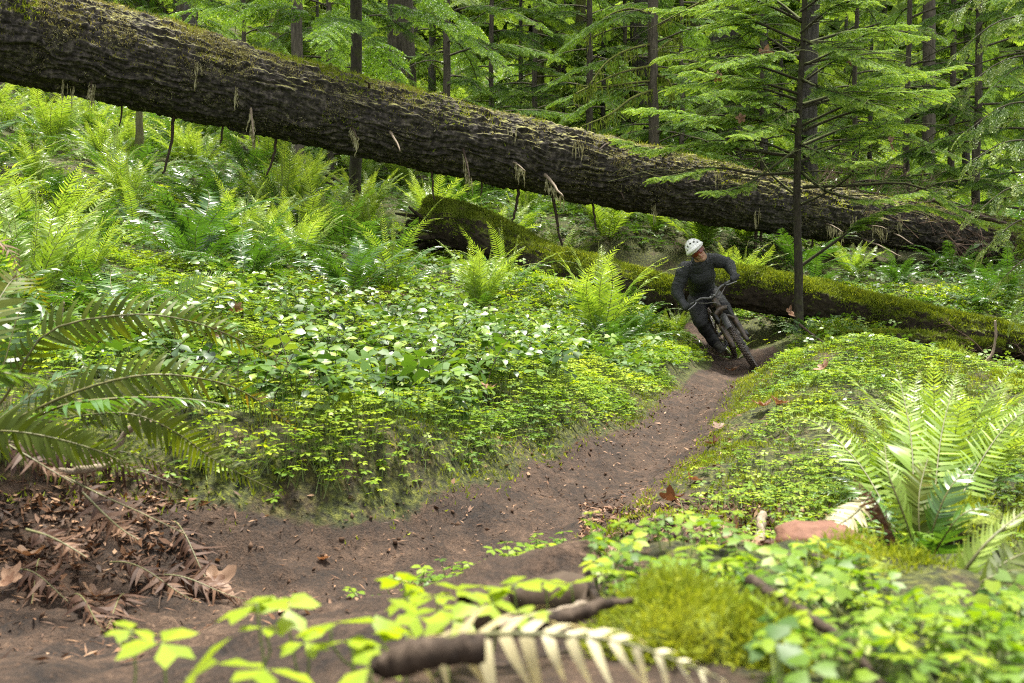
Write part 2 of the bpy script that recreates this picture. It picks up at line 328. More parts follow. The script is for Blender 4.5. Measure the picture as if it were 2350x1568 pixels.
dirt = ramp(nd, lk, mathn(nd, lk, 'ADD', mathn(nd, lk, 'MULTIPLY', n1, .45), mathn(nd, lk, 'MULTIPLY', mathn(nd, lk, 'ADD', n2, n3), .28)), [(.38, (.007, .004, .0025)), (.48, (.028, .016, .009)), (.57, (.062, .036, .021)), (.68, (.17, .11, .07))])
moss = ramp(nd, lk, n2, [(.34, (.008, .009, .003)), (.5, (.035, .042, .007)), (.68, (.13, .14, .02))])
soil = ramp(nd, lk, n2, [(.3, (.018, .012, .008)), (.55, (.06, .035, .02)), (.75, (.13, .075, .045))])
at2 = nd.new('ShaderNodeAttribute'); at2.attribute_name = 'soil'
fl = mixc(nd, lk, ramp(nd, lk, mathn(nd, lk, 'SUBTRACT', mathn(nd, lk, 'ADD', mathn(nd, lk, 'MULTIPLY', n1, .7), mathn(nd, lk, 'MULTIPLY', n4, .3)), mathn(nd, lk, 'MULTIPLY', at2.outputs['Fac'], .25)), [(.33, (0, 0, 0)), (.48, (1, 1, 1))]), soil, moss)
f = mathn(nd, lk, 'ADD', at.outputs['Fac'], mathn(nd, lk, 'MULTIPLY', mathn(nd, lk, 'SUBTRACT', n2, .5), .9), True)
f = ramp(nd, lk, f, [(.35, (0, 0, 0)), (.6, (1, 1, 1))])
lk.new(mixc(nd, lk, f, fl, dirt), bs.inputs['Base Color']); bs.inputs['Roughness'].default_value = .82; bs.inputs['Specular IOR Level'].default_value = .3
bump(nd, lk, mathn(nd, lk, 'ADD', n2, mathn(nd, lk, 'MULTIPLY', n3, .6)), 1.0, .014, bs)
M['ground'] = m
ground = g.build('ground', M['ground']); tag(ground, kind='structure')
def soilmask(x, y):
    u, v, _ = project(np.stack([x, y, base_h(x, y)], -1)); hol = smooth(0, .5, x - 2.4 - .55 * np.clip(y - 8, 0, 9)) * (1 - smooth(5.2, 6.2, x)) * smooth(7.2, 7.9, y) * (1 - smooth(11.2, 12.2, y))
    bank = smooth(1060, 1150, v) * (1 - smooth(300, 470, u)) * (y > 1.5) * (y < 5); rt = .8 * smooth(1120, 1180, v) * smooth(1330, 1400, u) * (1 - smooth(1750, 1900, u)) * (v < 1350) * (y > 2) * (y < 5); return np.maximum(np.maximum(hol, bank), rt)
s_ = ground.data.attributes.new('soil', 'FLOAT', 'POINT'); s_.data.foreach_set('value', soilmask(gx, np.maximum(gy, .5)).astype(np.float32).ravel())
a = ground.data.attributes.new('trail', 'FLOAT', 'POINT'); a.data.foreach_set('value', np.maximum(1 - smooth(-.06, .10, td), smooth(.45, .05, gx) * smooth(2.6, 2.2, gy) * (gx > -6)).astype(np.float32).ravel())
def Hs(x, y): return float(H(np.array([x]), np.array([y]))[0])

# ------------------------------------------------------------------ fallen trunks
def log_geo(pts, rad, nu, nv, seed, amp, lump=.05, caps=False, fur=(2.2, 13.0)):
    C = spline(pts, nu); R = np.interp(np.linspace(0, 1, nu), np.linspace(0, 1, len(rad)), rad)
    T, S, N = frames(C); th = np.linspace(0, 2 * math.pi, nv, endpoint=False)
    s = np.concatenate([[0], np.cumsum(np.linalg.norm(np.diff(C, axis=0), axis=1))])
    ss, tt = np.meshgrid(s, th, indexing='ij'); rr = np.repeat(R[:, None], nv, 1)
    q = np.stack([ss, np.cos(tt) * rr, np.sin(tt) * rr], -1)
    warp = (fbm(q * np.array([1.5, 3, 3]), 3, seed + 5)[..., None] - .5) * np.array([0, .22, .22])
    w = q + warp
    a = fbm(w * np.array([fur[0], fur[1], fur[1]]), 4, seed); b = fbm(w * np.array([fur[0] * 2.1, fur[1] * 1.7, fur[1] * 1.7]), 3, seed + 9)
    ridge = 1 - np.abs(2 * a - 1) * 2.2; ridge2 = 1 - np.abs(2 * b - 1) * 2.0
    cross = smooth(.60, .72, fbm(w * np.array([9, 5, 5]), 3, seed + 31))
    d = amp * (np.clip(ridge, -.6, 1) * -.9 + ridge2 * -.35 - cross * .5) + lump * (fbm(q * 1.3, 2, seed + 2) - .5) + amp * .5 * (vnoise(q * 40, seed + 7) - .5)
    rr = rr + d
    V = C[:, None] + rr[..., None] * (np.cos(tt)[..., None] * S[:, None] + np.sin(tt)[..., None] * N[:, None])
    i = np.arange(nu - 1)[:, None] * nv; j = np.arange(nv)[None]; j2 = (j + 1) % nv
    Q = np.stack([i + j, i + j2, i + nv + j2, i + nv + j], -1).reshape(-1, 4)
    return V, Q, C, R, T, S, N
def end_disc(g, V, C, T, idx, seed, bulge=.05, sign=-1, mat=1):
    ring = V[idx]; c = C[idx]; n = len(ring); W = [ring]
    for t in (.8, .6, .4, .2, .03):
        q = c + (ring - c) * t; q = q + sign * T[idx] * (bulge * (1 - t) + ((vnoise(q * 14, seed) - .5) * .10)[:, None] * (1 if bulge else .3)); W.append(q)
    W = np.concatenate(W); i = np.arange(5)[:, None] * n; j = np.arange(n)[None]; j2 = (j + 1) % n
    g.add(W, np.stack([i + j, i + j2, i + n + j2, i + n + j], -1).reshape(-1, 4), .5, mat)
def fuzz(g, pts, nrm, n, length, width, seed, rnd=None, lean=.8, mat=0):
    """short blades of moss standing on a surface"""
    r = np.random.RandomState(seed); k = r.randint(0, len(pts), n); p = pts[k] + r.normal(0, .012, (n, 3)); N = norm(nrm[k] + r.normal(0, lean, (n, 3)) * .6 + np.array([0, 0, .25]))
    s = norm(np.cross(N, r.normal(0, 1, (n, 3)))); L = length * r.uniform(.4, 1.4, n)[:, None]; W = width * r.uniform(.6, 1.4, n)[:, None]
    V = np.stack([p - s * W, p + s * W, p + N * L + s * r.normal(0, .3, (n, 1)) * L], 1).reshape(-1, 3)
    if rnd is None: rnd = np.clip(fbm(p * 6, 3, seed) * 1.3 - .15 + r.normal(0, .15, n), 0, 1)
    g.add(V, np.arange(3 * n).reshape(-1, 3), rnd, mat)
def face_pts(V, Q):
    V = V.reshape(-1, 3)
    a, b, c, d = (V[Q[:, k]] for k in range(4)); return (a + b + c + d) / 4, norm(np.cross(c - a, d - b))
def hanging_strip(g, p, L, w, seed, mat=0):
    r = np.random.RandomState(seed); n = 7; t = np.linspace(0, 1, n)
    c = p + np.c_[np.cumsum(r.normal(0, .008, n)), -.02 * t, -L * t]; s = np.array([math.cos(r.uniform(-.5, .5)), math.sin(r.uniform(-.5, .5)), 0])
    hw = w * np.interp(t, [0, .3, .8, 1], [.5, 1, .6, .1]) * r.uniform(.5, 1.3, n)
    V = np.stack([c - s * hw[:, None], c + s * hw[:, None]], 1).reshape(-1, 3); k = np.arange(n - 1) * 2
    g.add(V, np.stack([k, k + 1, k + 3, k + 2], -1), r.uniform(0, 1, n - 1), mat)

# the great trunk across the picture
LP = [P(-420, -55, 9.3), P(0, 62, 10.5), P(400, 163, 11.5), P(800, 263, 12.3), P(1300, 375, 13.3), P(1600, 436, 14.2), P(1900, 493, 15.3), P(2150, 526, 16.1), P(2400, 562, 17.0)]
LR = [.64, .60, .575, .535, .52, .50, .455, .425, .33]
trunk = empty('fallen_trunk', LP[4]); tag(trunk, 'huge dark fallen trunk leaning right across the whole scene above the ferns', 'fallen tree')
o_tr = np.array(LP[4])
g = Geo(); V, Q, LC, LRR, LT, LS, LN = log_geo(LP, LR, 1300, 320, 3, .048, .04, False, (1.7, 17.0)); fp, fn = face_pts(V, Q)
if (fn[0] @ (fp[0] - LC[0])) < 0: Q = Q[:, ::-1]; fn = -fn
g.add(V - o_tr, Q); end_disc(g, V - o_tr, LC - o_tr, LT, len(LC) - 1, 5, .05, 1, 0); g.build('bark', M['log'], trunk)
sel = (fn[:, 2] > .35) & (fp[:, 0] < 12); up = fp[sel]; un = fn[sel]; rr_ = np.random.RandomState(5)
left = up[:, 0] < -1.2; w = np.where(left, 1.0, .38) * smooth(.35, .8, un[:, 2]) * smooth(.38, .62, fbm(up * np.array([1.4, 3, 3]), 3, 44)); pick = rr_.uniform(0, 1, len(w)) < w
g = Geo(); fuzz(g, up[pick] - o_tr, un[pick], 45000, .035, .006, 6); g.build('dry_moss', M['moss_tan'], trunk)
g = Geo(); w2 = smooth(.52, .66, fbm(up * np.array([.9, 2, 2]), 3, 81)) * smooth(.2, .7, un[:, 2]) * np.where(left, 1, .25); pick = rr_.uniform(0, 1, len(w2)) < w2
fuzz(g, up[pick] - o_tr, un[pick], 32000, .05, .006, 7); g.build('green_moss', M['moss_bright'], trunk)
side = (fn[:, 2] < .45) & (fn[:, 2] > -.35) & (fn[:, 1] < -.2); sp, sn = fp[side], fn[side]
g = Geo(); pick = rr_.uniform(0, 1, len(sp)) < smooth(.56, .7, fbm(sp * np.array([2, 5, 5]), 3, 91)); fuzz(g, sp[pick] - o_tr, sn[pick], 16000, .03, .006, 8); g.build('scale_lichen', M['lichen'], trunk)
def on_log(u, v, push=0.0):
    """a point of the trunk's near face under the sight line (u, v)"""
    pu, pv, _ = project(fp[side]); k = np.argmin((pu - u) ** 2 + (pv - v) ** 2); return fp[side][k] + fn[side][k] * push
stubs = [ # from (u, v) on the trunk to (u, v) at the tip, towards us, thickness
 (210,180,206,215,.15,.010),(541,165,544,215,.05,.022),(574,240,583,312,.2,.02),(808,285,820,318,.25,.014),(900,300,918,345,.35,.022),(1065,335,1080,412,.3,.018),(1180,370,1204,392,.3,.016),(1250,400,1293,455,.4,.03),
 (1400,330,1375,345,.35,.02),(1525,365,1545,348,.3,.018),(1690,425,1712,440,.3,.012),(1425,440,1432,458,.2,.018),(850,205,838,185,.2,.02),(1560,320,1590,345,.3,.02),(1895,515,1935,533,.45,.014),(1995,520,2035,525,.45,.013),(1985,545,2070,590,.7,.020),(2050,535,2095,560,.5,.016),(1740,365,1765,345,.3,.014),(2140,540,2215,530,.5,.012),(1610,415,1578,420,.4,.013),(1945,430,1975,418,.3,.018)]
for k, (u, v, u2, v2, tow, th) in enumerate(stubs):
    a = on_log(u, v, -.05); y2 = a[1] - tow; b = P(u2, v2, y2 / 1.08)
    g = Geo(); c = spline([a, (a + b) / 2 + np.array([0, 0, .02]), b], 8) + np.random.RandomState(k).normal(0, th * .25, (8, 3))
    addtube(g, c - o_tr, np.linspace(th, th * .35, 8), 7); g.build('branch_stub', M['palewood'] if k in (2, 4, 6, 7, 14, 15, 16, 17) else M['deadwood'], trunk)
    if k in (0, 1, 2, 5, 7, 3, 15, 14, 6):
        g = Geo(); r = np.random.RandomState(k + 50)
        for q in range(16): hanging_strip(g, a + (b - a) * r.uniform(.15, 1) - o_tr + r.normal(0, .012, 3), r.uniform(.08, .26), r.uniform(.006, .014), k * 40 + q)
        g.build('lichen', M['lichen'], trunk)
for k, (u, v) in enumerate([(150,185),(448,148),(1175,295),(1320,325),(1640,400),(1955,500),(2065,505),(1735,480),(1500,470)]):
    g = Geo(); a = on_log(u, v, .03); r = np.random.RandomState(k + 150)
    for q in range(7): hanging_strip(g, a - o_tr + r.normal(0, .03, 3), r.uniform(.12, .30), r.uniform(.006, .013), 900 + k * 40 + q)
    g.build('lichen', M['lichen'], trunk)
drops = [ # dead limbs hanging from the belly: top (u, v), mid, foot
 (400,280,392,330,374,398,.024),(512,300,508,318,505,330,.016),(636,325,628,360,612,402,.020),(990,370,992,400,997,460,.020),(1108,420,1105,436,1103,450,.014),(1193,438,1185,470,1176,512,.026),(1268,450,1278,510,1292,580,.026),(1360,470,1364,500,1368,528,.020),
 (1735,530,1737,575,1740,622,.030),(1746,530,1747,580,1749,628,.026),(1868,545,1862,570,1850,590,.02),(1935,560,1932,590,1928,610,.024),(2003,570,2008,610,2014,655,.03),(2062,575,2055,600,2048,620,.025),(2160,575,2160,600,2162,618,.03),(280,240,278,262,274,288,.014)]
for k, (u, v, u1, v1, u2, v2, th) in enumerate(drops):
    kk = np.argmin(np.abs(project(LC)[0] - u)); yb = LC[kk][1]; ym = yb / 1.08
    a = P(u, v - 18, ym); b = P(u1, v1, ym - .05); c = P(u2, v2, ym - .1); g = Geo()
    pts = spline([a, b, c], 12) + np.random.RandomState(k + 9).normal(0, th * .3, (12, 3)); addtube(g, pts - o_tr, np.linspace(th, th * .55, 12), 8); g.build('dead_limb', M['deadwood'], trunk)
def twig_fan(g, root, d, L, n, seed, th=.008, spread=.7, depth=2, mat=0, droop=.15):
    r = np.random.RandomState(seed)
    def grow(p, d, L, th, lv):
        m = 6; t = np.linspace(0, 1, m)[:, None]; c = p + d * L * t + np.cumsum(r.normal(0, L * .02, (m, 3)), 0) - np.array([0, 0, droop]) * L * t ** 2
        addtube(g, c, np.linspace(th, th * .35, m), 3, r.uniform(0, 1), mat, False)
        if lv:
            for q in range(n):
                f = r.uniform(.2, .95); grow(c[int(f * (m - 1))], norm(d + r.normal(0, spread, 3)), L * r.uniform(.3, .6) * (1.1 - f * .5), th * .5, lv - 1)
    grow(np.asarray(root, float), norm(np.asarray(d, float)), L, th, depth)
g = Geo()
for k in range(30):
    r = np.random.RandomState(300 + k); u = r.uniform(2060, 2380); c = P(u, 440 + (u - 2000) * .3 + r.uniform(-30, 90), 15.2); twig_fan(g, c - o_tr, (r.normal(.3, .6), r.normal(-.6, .4), r.normal(.0, .5)), r.uniform(.5, 1.1), 6, 500 + k, .009)
g.build('dead_twig_tangle', M['twig'], trunk)
g = Geo()
for k in range(22):
    r = np.random.RandomState(340 + k); u = r.uniform(1850, 2200); c = P(u, 440 + (u - 1900) * .18, 15.6); twig_fan(g, c - o_tr, (r.normal(0, .5), r.normal(0, .4), r.uniform(.5, 1)), r.uniform(.5, .95), 7, 560 + k, .007)
g.build('dead_twig_fan', M['twig'], trunk)

def mossy_log(name, label, pts, rad, nu, nv, seed, nfuzz, cut0=None, cut1=None, bulge=.05, cat='log', lo=-.05):
    o = np.array(pts[0]); root = empty(name, o); tag(root, label, cat); g = Geo()
    V, Q, C, R, T, S, N = log_geo(pts, rad, nu, nv, seed, .030, .10); fp, fn = face_pts(V, Q)
    if (fn[0] @ (fp[0] - C[0])) < 0: Q = Q[:, ::-1]; fn = -fn
    g.add(V - o, Q)
    if cut0: end_disc(g, V - o, C - o, T, 0, seed, bulge, -1, 1)
    if cut1: end_disc(g, V - o, C - o, T, len(C) - 1, seed + 1, bulge, 1, 1)
    g.build('bark', [M['log_mossy'], M['endgrain']], root)
    sel = fn[:, 2] > lo; p, n = fp[sel], fn[sel]; r = np.random.RandomState(seed)
    w = smooth(.34, .56, fbm(p * 2.6, 3, seed + 3) * .75 + .32 * n[:, 2]); k = r.uniform(0, 1, len(w)) < w
    g = Geo(); fuzz(g, p[k] - o, n[k], nfuzz, .034, .0065, seed + 4); g.build('moss', M['moss'], root)
    sel = (n[:, 2] > .6) & (fbm(p * 2.2, 3, seed + 8) > .46); g = Geo(); fuzz(g, p[sel] - o, n[sel], nfuzz // 3, .04, .0065, seed + 6); g.build('bright_moss', M['moss_bright'], root)
    return root
mid = mossy_log('mossy_log', 'broken mossy log with dark hollow end, lying behind the bright fern left of the rider', [P(980,512,13.1), P(1090,532,12.9), P(1250,610,12.6), P(1400,647,12.35), P(1555,688,12.2)], [.37, .36, .32, .29, .27], 330, 120, 21, 42000, True, True, -.12)
g = Geo(); r = np.random.RandomState(3)          # splintered root end
for k in range(14):
    a = P(1000 + r.uniform(-20, 40), 500 + r.uniform(-40, 90), 13.0); b = P(930 + r.uniform(-40, 40), 495 + r.uniform(-30, 110), 12.8 + r.uniform(-.2, .2)); addtube(g, spline([a, (a + b) / 2 + r.normal(0, .05, 3), b], 7) - np.array(mid.location), np.linspace(.10, .025, 7) * r.uniform(.5, 1.2), 7)
g.build('splintered_root', M['log_mossy'], mid)
rgt = mossy_log('mossy_log', 'long mossy log with a sawn end beside the trail, running right behind the sapling', [P(1572,648,12.35), P(1750,668,12.25), P(1950,710,12.0), P(2150,752,11.7), P(2420,802,11.3)], [.30, .29, .27, .26, .25], 420, 110, 34, 42000, True, False, .0)
low = mossy_log('mossy_log', 'low half sunken mossy log lying in front of the long one with the sawn end', [P(1880,770,10.9), P(2050,775,10.7), P(2300,800,10.3)], [.10, .11, .10], 200, 50, 47, 9000, True, False, .0)

# ------------------------------------------------------------------ ferns
def frond_geo(g, C, lpin, npair, up=(0, 0, 1), wr=.17, sag=.25, tipc=.25, rnd=(.2, .7), seed=0, t0=.10, rac=.0032, mat=0, rmat=1, full=True, curl=0.0, missing=0.0):
    r = np.random.RandomState(seed); C = np.asarray(C, float); up = np.asarray(up, float)
    t = t0 + (1 - t0) * (np.linspace(0, 1, npair) ** .93) * .995
    seg = np.concatenate([[0], np.cumsum(np.linalg.norm(np.diff(C, axis=0), axis=1))]); tt = seg / seg[-1]
    p = np.stack([np.interp(t, tt, C[:, k]) for k in range(3)], -1); T = norm(np.gradient(p, axis=0))
    S = norm(np.cross(T, up)); N = np.cross(S, T)
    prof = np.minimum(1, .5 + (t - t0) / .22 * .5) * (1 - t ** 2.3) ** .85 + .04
    for s in (-1, 1):
        l = lpin * prof * r.uniform(.9, 1.08, npair); keep = r.uniform(0, 1, npair) >= missing
        a = math.radians(14) + math.radians(32) * t ** 2 + r.normal(0, .05, npair)
        d = norm(S * s * np.cos(a)[:, None] + T * np.sin(a)[:, None] + N * r.normal(.12, .10, npair)[:, None])
        w = np.array([0, .12, .5, .8, 1.0]) if full else np.array([0, .4, 1.0])
        hw = np.array([.35, 1, .85, .45, .03]) if full else np.array([.4, 1, .03])
        tw = norm(T + N * r.normal(0, .28, npair)[:, None]); sg = sag * r.uniform(.6, 1.5, npair)
        c = p[:, None] + d[:, None] * (l[:, None] * w)[..., None] - N[:, None] * ((sg * l)[:, None] * w ** 2)[..., None] + T[:, None] * (tipc * l[:, None] * w ** 2)[..., None]
        if curl: c = c + (r.normal(0, curl, (npair, 1, 3)) * (l[:, None] * w ** 2)[..., None])
        h = (wr * .5 * np.maximum(l, lpin * .35))[:, None] * hw
        A = c - tw[:, None] * h[..., None]; B = c + tw[:, None] * h[..., None]; m = len(w)
        V = np.stack([A, B], 2)[keep]; k = len(V); b = (np.arange(k) * 2 * m)[:, None] + (np.arange(m - 1) * 2)[None]
        Q = np.stack([b, b + 1, b + 3, b + 2], -1).reshape(-1, 4)
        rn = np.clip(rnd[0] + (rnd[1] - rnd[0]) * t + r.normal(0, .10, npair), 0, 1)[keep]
        g.add(V.reshape(-1, 3), Q, np.repeat(rn, m - 1), mat)
    cc = C if len(C) < 16 else C[::max(1, len(C) // 14)]
    addtube(g, cc, np.linspace(rac, rac * .3, len(cc)), 4, .5, rmat, False)
def frond_curve(az, L, el, bend, n=22, twist=0.0, e=1.5):
    s = np.linspace(0, 1, n); a = el - bend * s ** e; z = np.concatenate([[0], np.cumsum(np.sin(a[:-1]))]) * L / n
    h = np.concatenate([[0], np.cumsum(np.cos(a[:-1]))]) * L / n; azs = az + twist * s ** 2
    return np.stack([np.cos(azs) * h, np.sin(azs) * h, z], -1)
def fiddle_curve(az, L, el, n=30):
    """a shoot whose tip is still rolled up"""
    s = np.linspace(0, 1, n); a = np.where(s < .84, el, el - (s - .84) / .16 * 4.6); st = np.where(s < .84, 1, .55 * (1.08 - s) / .24)
    z = np.concatenate([[0], np.cumsum(np.sin(a[:-1]) * st[:-1])]) * L / n; h = np.concatenate([[0], np.cumsum(np.cos(a[:-1]) * st[:-1])]) * L / n
    return np.stack([np.cos(az) * h, np.sin(az) * h, z], -1)
rad = math.radians
def fern_template(kind, seed):
    """the fronds of one fern plant: (name, mesh) pairs, root at the origin"""
    r = np.random.RandomState(seed); out = []; a0 = r.uniform(0, 6.28)
    def fr(name, mat, az, L, el, bend, lp, np_, rnd, sag=.25, wr=.19, missing=0, curl=0.0):
        g = Geo(); C = frond_curve(az, L, el, bend, 22, r.normal(0, .35), r.uniform(1.2, 1.9)); C = C + np.array([math.cos(az), math.sin(az), 0]) * .03
        frond_geo(g, C, lp, np_, rnd=rnd, seed=r.randint(1 << 30), sag=sag, wr=wr, missing=missing, curl=curl); out.append((name, g.mesh(name, [M[mat], M['rachis']], False)))
    n = {'fresh': 16, 'dark': 15, 'mixed': 9, 'old': 12}[kind]
    for k in range(n):
        az = a0 + k * 2.399 + r.normal(0, .25)
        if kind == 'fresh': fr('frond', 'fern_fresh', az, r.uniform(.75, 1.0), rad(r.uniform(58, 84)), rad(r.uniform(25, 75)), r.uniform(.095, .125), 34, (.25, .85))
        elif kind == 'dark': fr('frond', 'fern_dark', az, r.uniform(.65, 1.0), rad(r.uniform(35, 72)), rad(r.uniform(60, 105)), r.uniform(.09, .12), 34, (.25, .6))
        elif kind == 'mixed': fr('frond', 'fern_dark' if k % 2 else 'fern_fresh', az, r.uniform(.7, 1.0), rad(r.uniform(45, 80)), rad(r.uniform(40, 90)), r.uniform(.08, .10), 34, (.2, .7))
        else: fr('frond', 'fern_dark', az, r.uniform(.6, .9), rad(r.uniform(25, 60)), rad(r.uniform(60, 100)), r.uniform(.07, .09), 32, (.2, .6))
    if kind in ('fresh', 'mixed'):
        for k in range(6): fr('old_frond', 'fern_dark', a0 + k * 1.05 + r.normal(0, .3), r.uniform(.65, .95), rad(r.uniform(20, 45)), rad(r.uniform(50, 85)), .085, 32, (.2, .6))
        for k in range(5):
            g = Geo(); frond_geo(g, fiddle_curve(a0 + k * 1.3, r.uniform(.65, .95), rad(r.uniform(76, 88))), .040, 30, rnd=(.4, .9), seed=k + seed, wr=.3, t0=.3); out.append(('fiddlehead', g.mesh('fiddlehead', [M['fern_fresh'], M['rachis']], False)))
    if kind in ('old', 'dark', 'mixed'):
        for k in range(5 if kind == 'old' else 2): fr('dead_frond', 'fern_brown', a0 + k * 1.4 + .5, r.uniform(.45, .7), rad(r.uniform(0, 35)), rad(r.uniform(60, 100)), .05, 26, (.2, .9), .6, .2, .15, .4)
    return out
FT = {k: [fern_template(k, 100 * i + j) for j in range(3)] for i, k in enumerate(('fresh', 'dark', 'mixed', 'old'))}
def fern(x, y, kind, s, label, group=None, rz=None, sink=.02, z=None, var=None):
    r = np.random.RandomState(int(abs(x * 977 + y * 131) * 10) % 99991); z = Hs(x, y) if z is None else z
    root = empty('sword_fern', (x, y, z - sink), r.uniform(0, 6.28) if rz is None else rz); root.scale = (s, s, s * r.uniform(.9, 1.12)); tag(root, label, 'fern', group)
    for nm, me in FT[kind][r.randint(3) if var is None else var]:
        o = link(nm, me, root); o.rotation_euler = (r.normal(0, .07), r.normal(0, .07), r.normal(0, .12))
    return root
LAND = []
def fern_at(u, v, Y, kind, s, label, **k):
    p = P(u, v, Y); LAND.append((p[0], p[1])); return fern(p[0], p[1], kind, s, label, **k)
fern_at(1375, 775, 9.4, 'fresh', 1.3, 'tall bright green fern standing at the bend, left of the bare trail', var=0)
fern_at(1450, 765, 9.7, 'dark', 1.0, 'dark glossy fern drooping over the trail edge beside the tall bright fern')
fern_at(1400, 790, 9.0, 'dark', .75, 'dark spreading fern at the foot of the tall bright fern')
fern_at(1160, 675, 10.8, 'mixed', 1.1, 'dark upright fern in front of the hollow end of the broken mossy log', var=1)
fern_at(900, 665, 9.2, 'mixed', 1.35, 'wide silvery fern with curled young shoots, left of the broken mossy log', var=0)
fern_at(800, 690, 8.6, 'dark', 1.15, 'dark fern with silvery arching fronds left of the wide silvery fern')
fern_at(690, 640, 9.4, 'fresh', 1.0, 'yellow green upright fern behind the glossy shrubs, middle of the left bank')
fern_at(560, 600, 10.4, 'fresh', 1.15, 'bright upright fern below the flared foot of the brown tree')
fern_at(450, 640, 8.6, 'dark', 1.05, 'dark leaning fern in the glossy shrubs of the left bank')
fern_at(60, 640, 5.9, 'fresh', 1.15, 'big pale green fern at the left edge, tallest of the left bank', var=1)
fern_at(-50, 700, 5.0, 'mixed', .85, 'green fern cut by the left edge below the tallest pale one')
fern_at(190, 660, 7.0, 'fresh', .75, 'pale fern with narrow fronds just right of the tallest left edge fern', var=2)
fern_at(2150, 1165, 3.05, 'fresh', .62, 'bright yellow green fern on the mossy mound, lower right', var=0)
fern_at(2250, 1110, 3.5, 'fresh', .50, 'small bright fern on the mound behind the lower right fern')
fern_at(2020, 1140, 3.3, 'fresh', .42, 'low bright fern leaning left over the mossy mound')
fern_at(1845, 752, 11.2, 'dark', .50, 'small dark fern at the foot of the slender sapling')
fern_at(1100, 705, 9.6, 'fresh', .95, 'single young pale fern between two dark ferns, middle of the bank')
fern_at(1235, 690, 10.6, 'old', .5, 'ragged old fern under the belly of the broken mossy log')
fern_at(1310, 680, 11.0, 'dark', .55, 'grey green fern in the gap behind the tall bright fern')
fern_at(1690, 700, 11.6, 'fresh', .45, 'little bright fern behind the front wheel of the bicycle')
fern_at(1555, 690, 11.6, 'fresh', .55, 'bright narrow fern against the sawn log end, behind the rider')
fern_at(2250, 690, 12.9, 'dark', .9, 'dark fern with long arching fronds between the two logs at the right')
fern_at(2060, 660, 14.2, 'dark', .95, 'dark bushy fern beneath the great trunk, right of the sapling')
fern_at(1960, 650, 14.4, 'fresh', .85, 'bright fern behind the slender sapling trunk')
fern_at(1710, 590, 15.2, 'fresh', .95, 'bright fern just right of the riders shoulder')
fern_at(2320, 720, 11.6, 'old', .8, 'grey old fern at the right edge beside the long mossy log')
fern_at(2170, 835, 9.3, 'old', .42, 'small ragged fern in the dark hollow behind the mound')
fern_at(2010, 780, 9.9, 'dark', .38, 'small upright fern beside the low sunken log')
# the rest of the ferns, spread over the slopes
cand = RS.uniform([-9, 5.5], [11.5, 25.0], (5200, 2)); lx = np.array(LAND)
LINE = {}
logs_xy = [np.array([[p[0], p[1]] for p in spline(q, 40)]) for q in ([P(985,520,13.1), P(1250,575,12.6), P(1555,685,12.2)], [P(1572,648,12.35), P(1950,715,12.0), P(2420,828,11.3)])]
picked = []
for x, y in cand:
    h = Hs(x, y); u, v, zc = project(np.array([x, y, h + .3]))
    if u < -220 or u > 2560: continue
    if trail_d(np.array([x]), np.array([y]))[0] < .55: continue
    if min(np.hypot(q[:, 0] - x, q[:, 1] - y).min() for q in logs_xy) < .65: continue
    if np.hypot(lx[:, 0] - x, lx[:, 1] - y).min() < .55: continue
    if picked and min(math.hypot(a - x, b - y) for a, b, *_ in picked) < .50 + .024 * y: continue
    if y < 9.8 and x > -1.2: continue
    if u > 880 and y < 13.6: continue
    if y < 7.5 and u > 380: continue
    if y < 9.5 and 300 < u < 900 and RS.uniform() < .5: continue
    if fbm(np.array([[x * .5, y * .5]]), 2, 77)[0] < .36: continue
    picked.append((x, y, u, v))
    if len(picked) >= 250: break
ZONES = {}
for x, y, u, v in picked:
    if y < 9.5: zn = ('on the near left bank', 'ferns of the near left bank')
    elif u < 640: zn = ('below the left great trunk', 'ferns under the left part of the great trunk') if y < 15 else ('far up the left slope', 'far ferns of the left slope')
    elif u < 1180: zn = ('near the brown tree foot', 'ferns around the brown tree') if y < 16 else ('behind the brown tree', 'ferns behind the brown tree')
    elif u < 1640: zn = ('behind the broken mossy log', 'ferns behind the broken mossy log')
    else: zn = ('behind the sawn mossy log', 'ferns behind the sawn mossy log')
    ZONES.setdefault(zn, []).append((x, y, u, v))
ORD = ['first', 'second', 'third', 'fourth', 'fifth', 'sixth', 'seventh', 'eighth', 'ninth', 'tenth', 'eleventh', 'twelfth', 'thirteenth', 'fourteenth']
for (wh, grp), L in ZONES.items():
    cnt = {}
    for x, y, u, v in sorted(L, key=lambda q: q[2]):
        k = ['dark', 'fresh', 'mixed', 'old'][np.random.RandomState(int(abs(x * 311 + y * 73) * 10) % 9999).choice(4, p=[.36, .34, .16, .14])]
        s = .80 + .60 * np.random.RandomState(int(abs(x * 53 + y * 17) * 100) % 9999).uniform() + .008 * y
        w = {'dark': 'dark green', 'fresh': 'bright green', 'mixed': 'two toned', 'old': 'brown skirted'}[k]
        w = ('small ' if s < 1.08 else 'large ' if s > 1.34 else 'middling ') + w; cnt[w] = cnt.get(w, 0) + 1; n = cnt[w]
        lab = f'{ORD[n - 1]} {w} fern from the left {wh}' if n <= len(ORD) else f'{w} fern near the right end {wh}'
        fern(x, y, k, s, lab, grp)

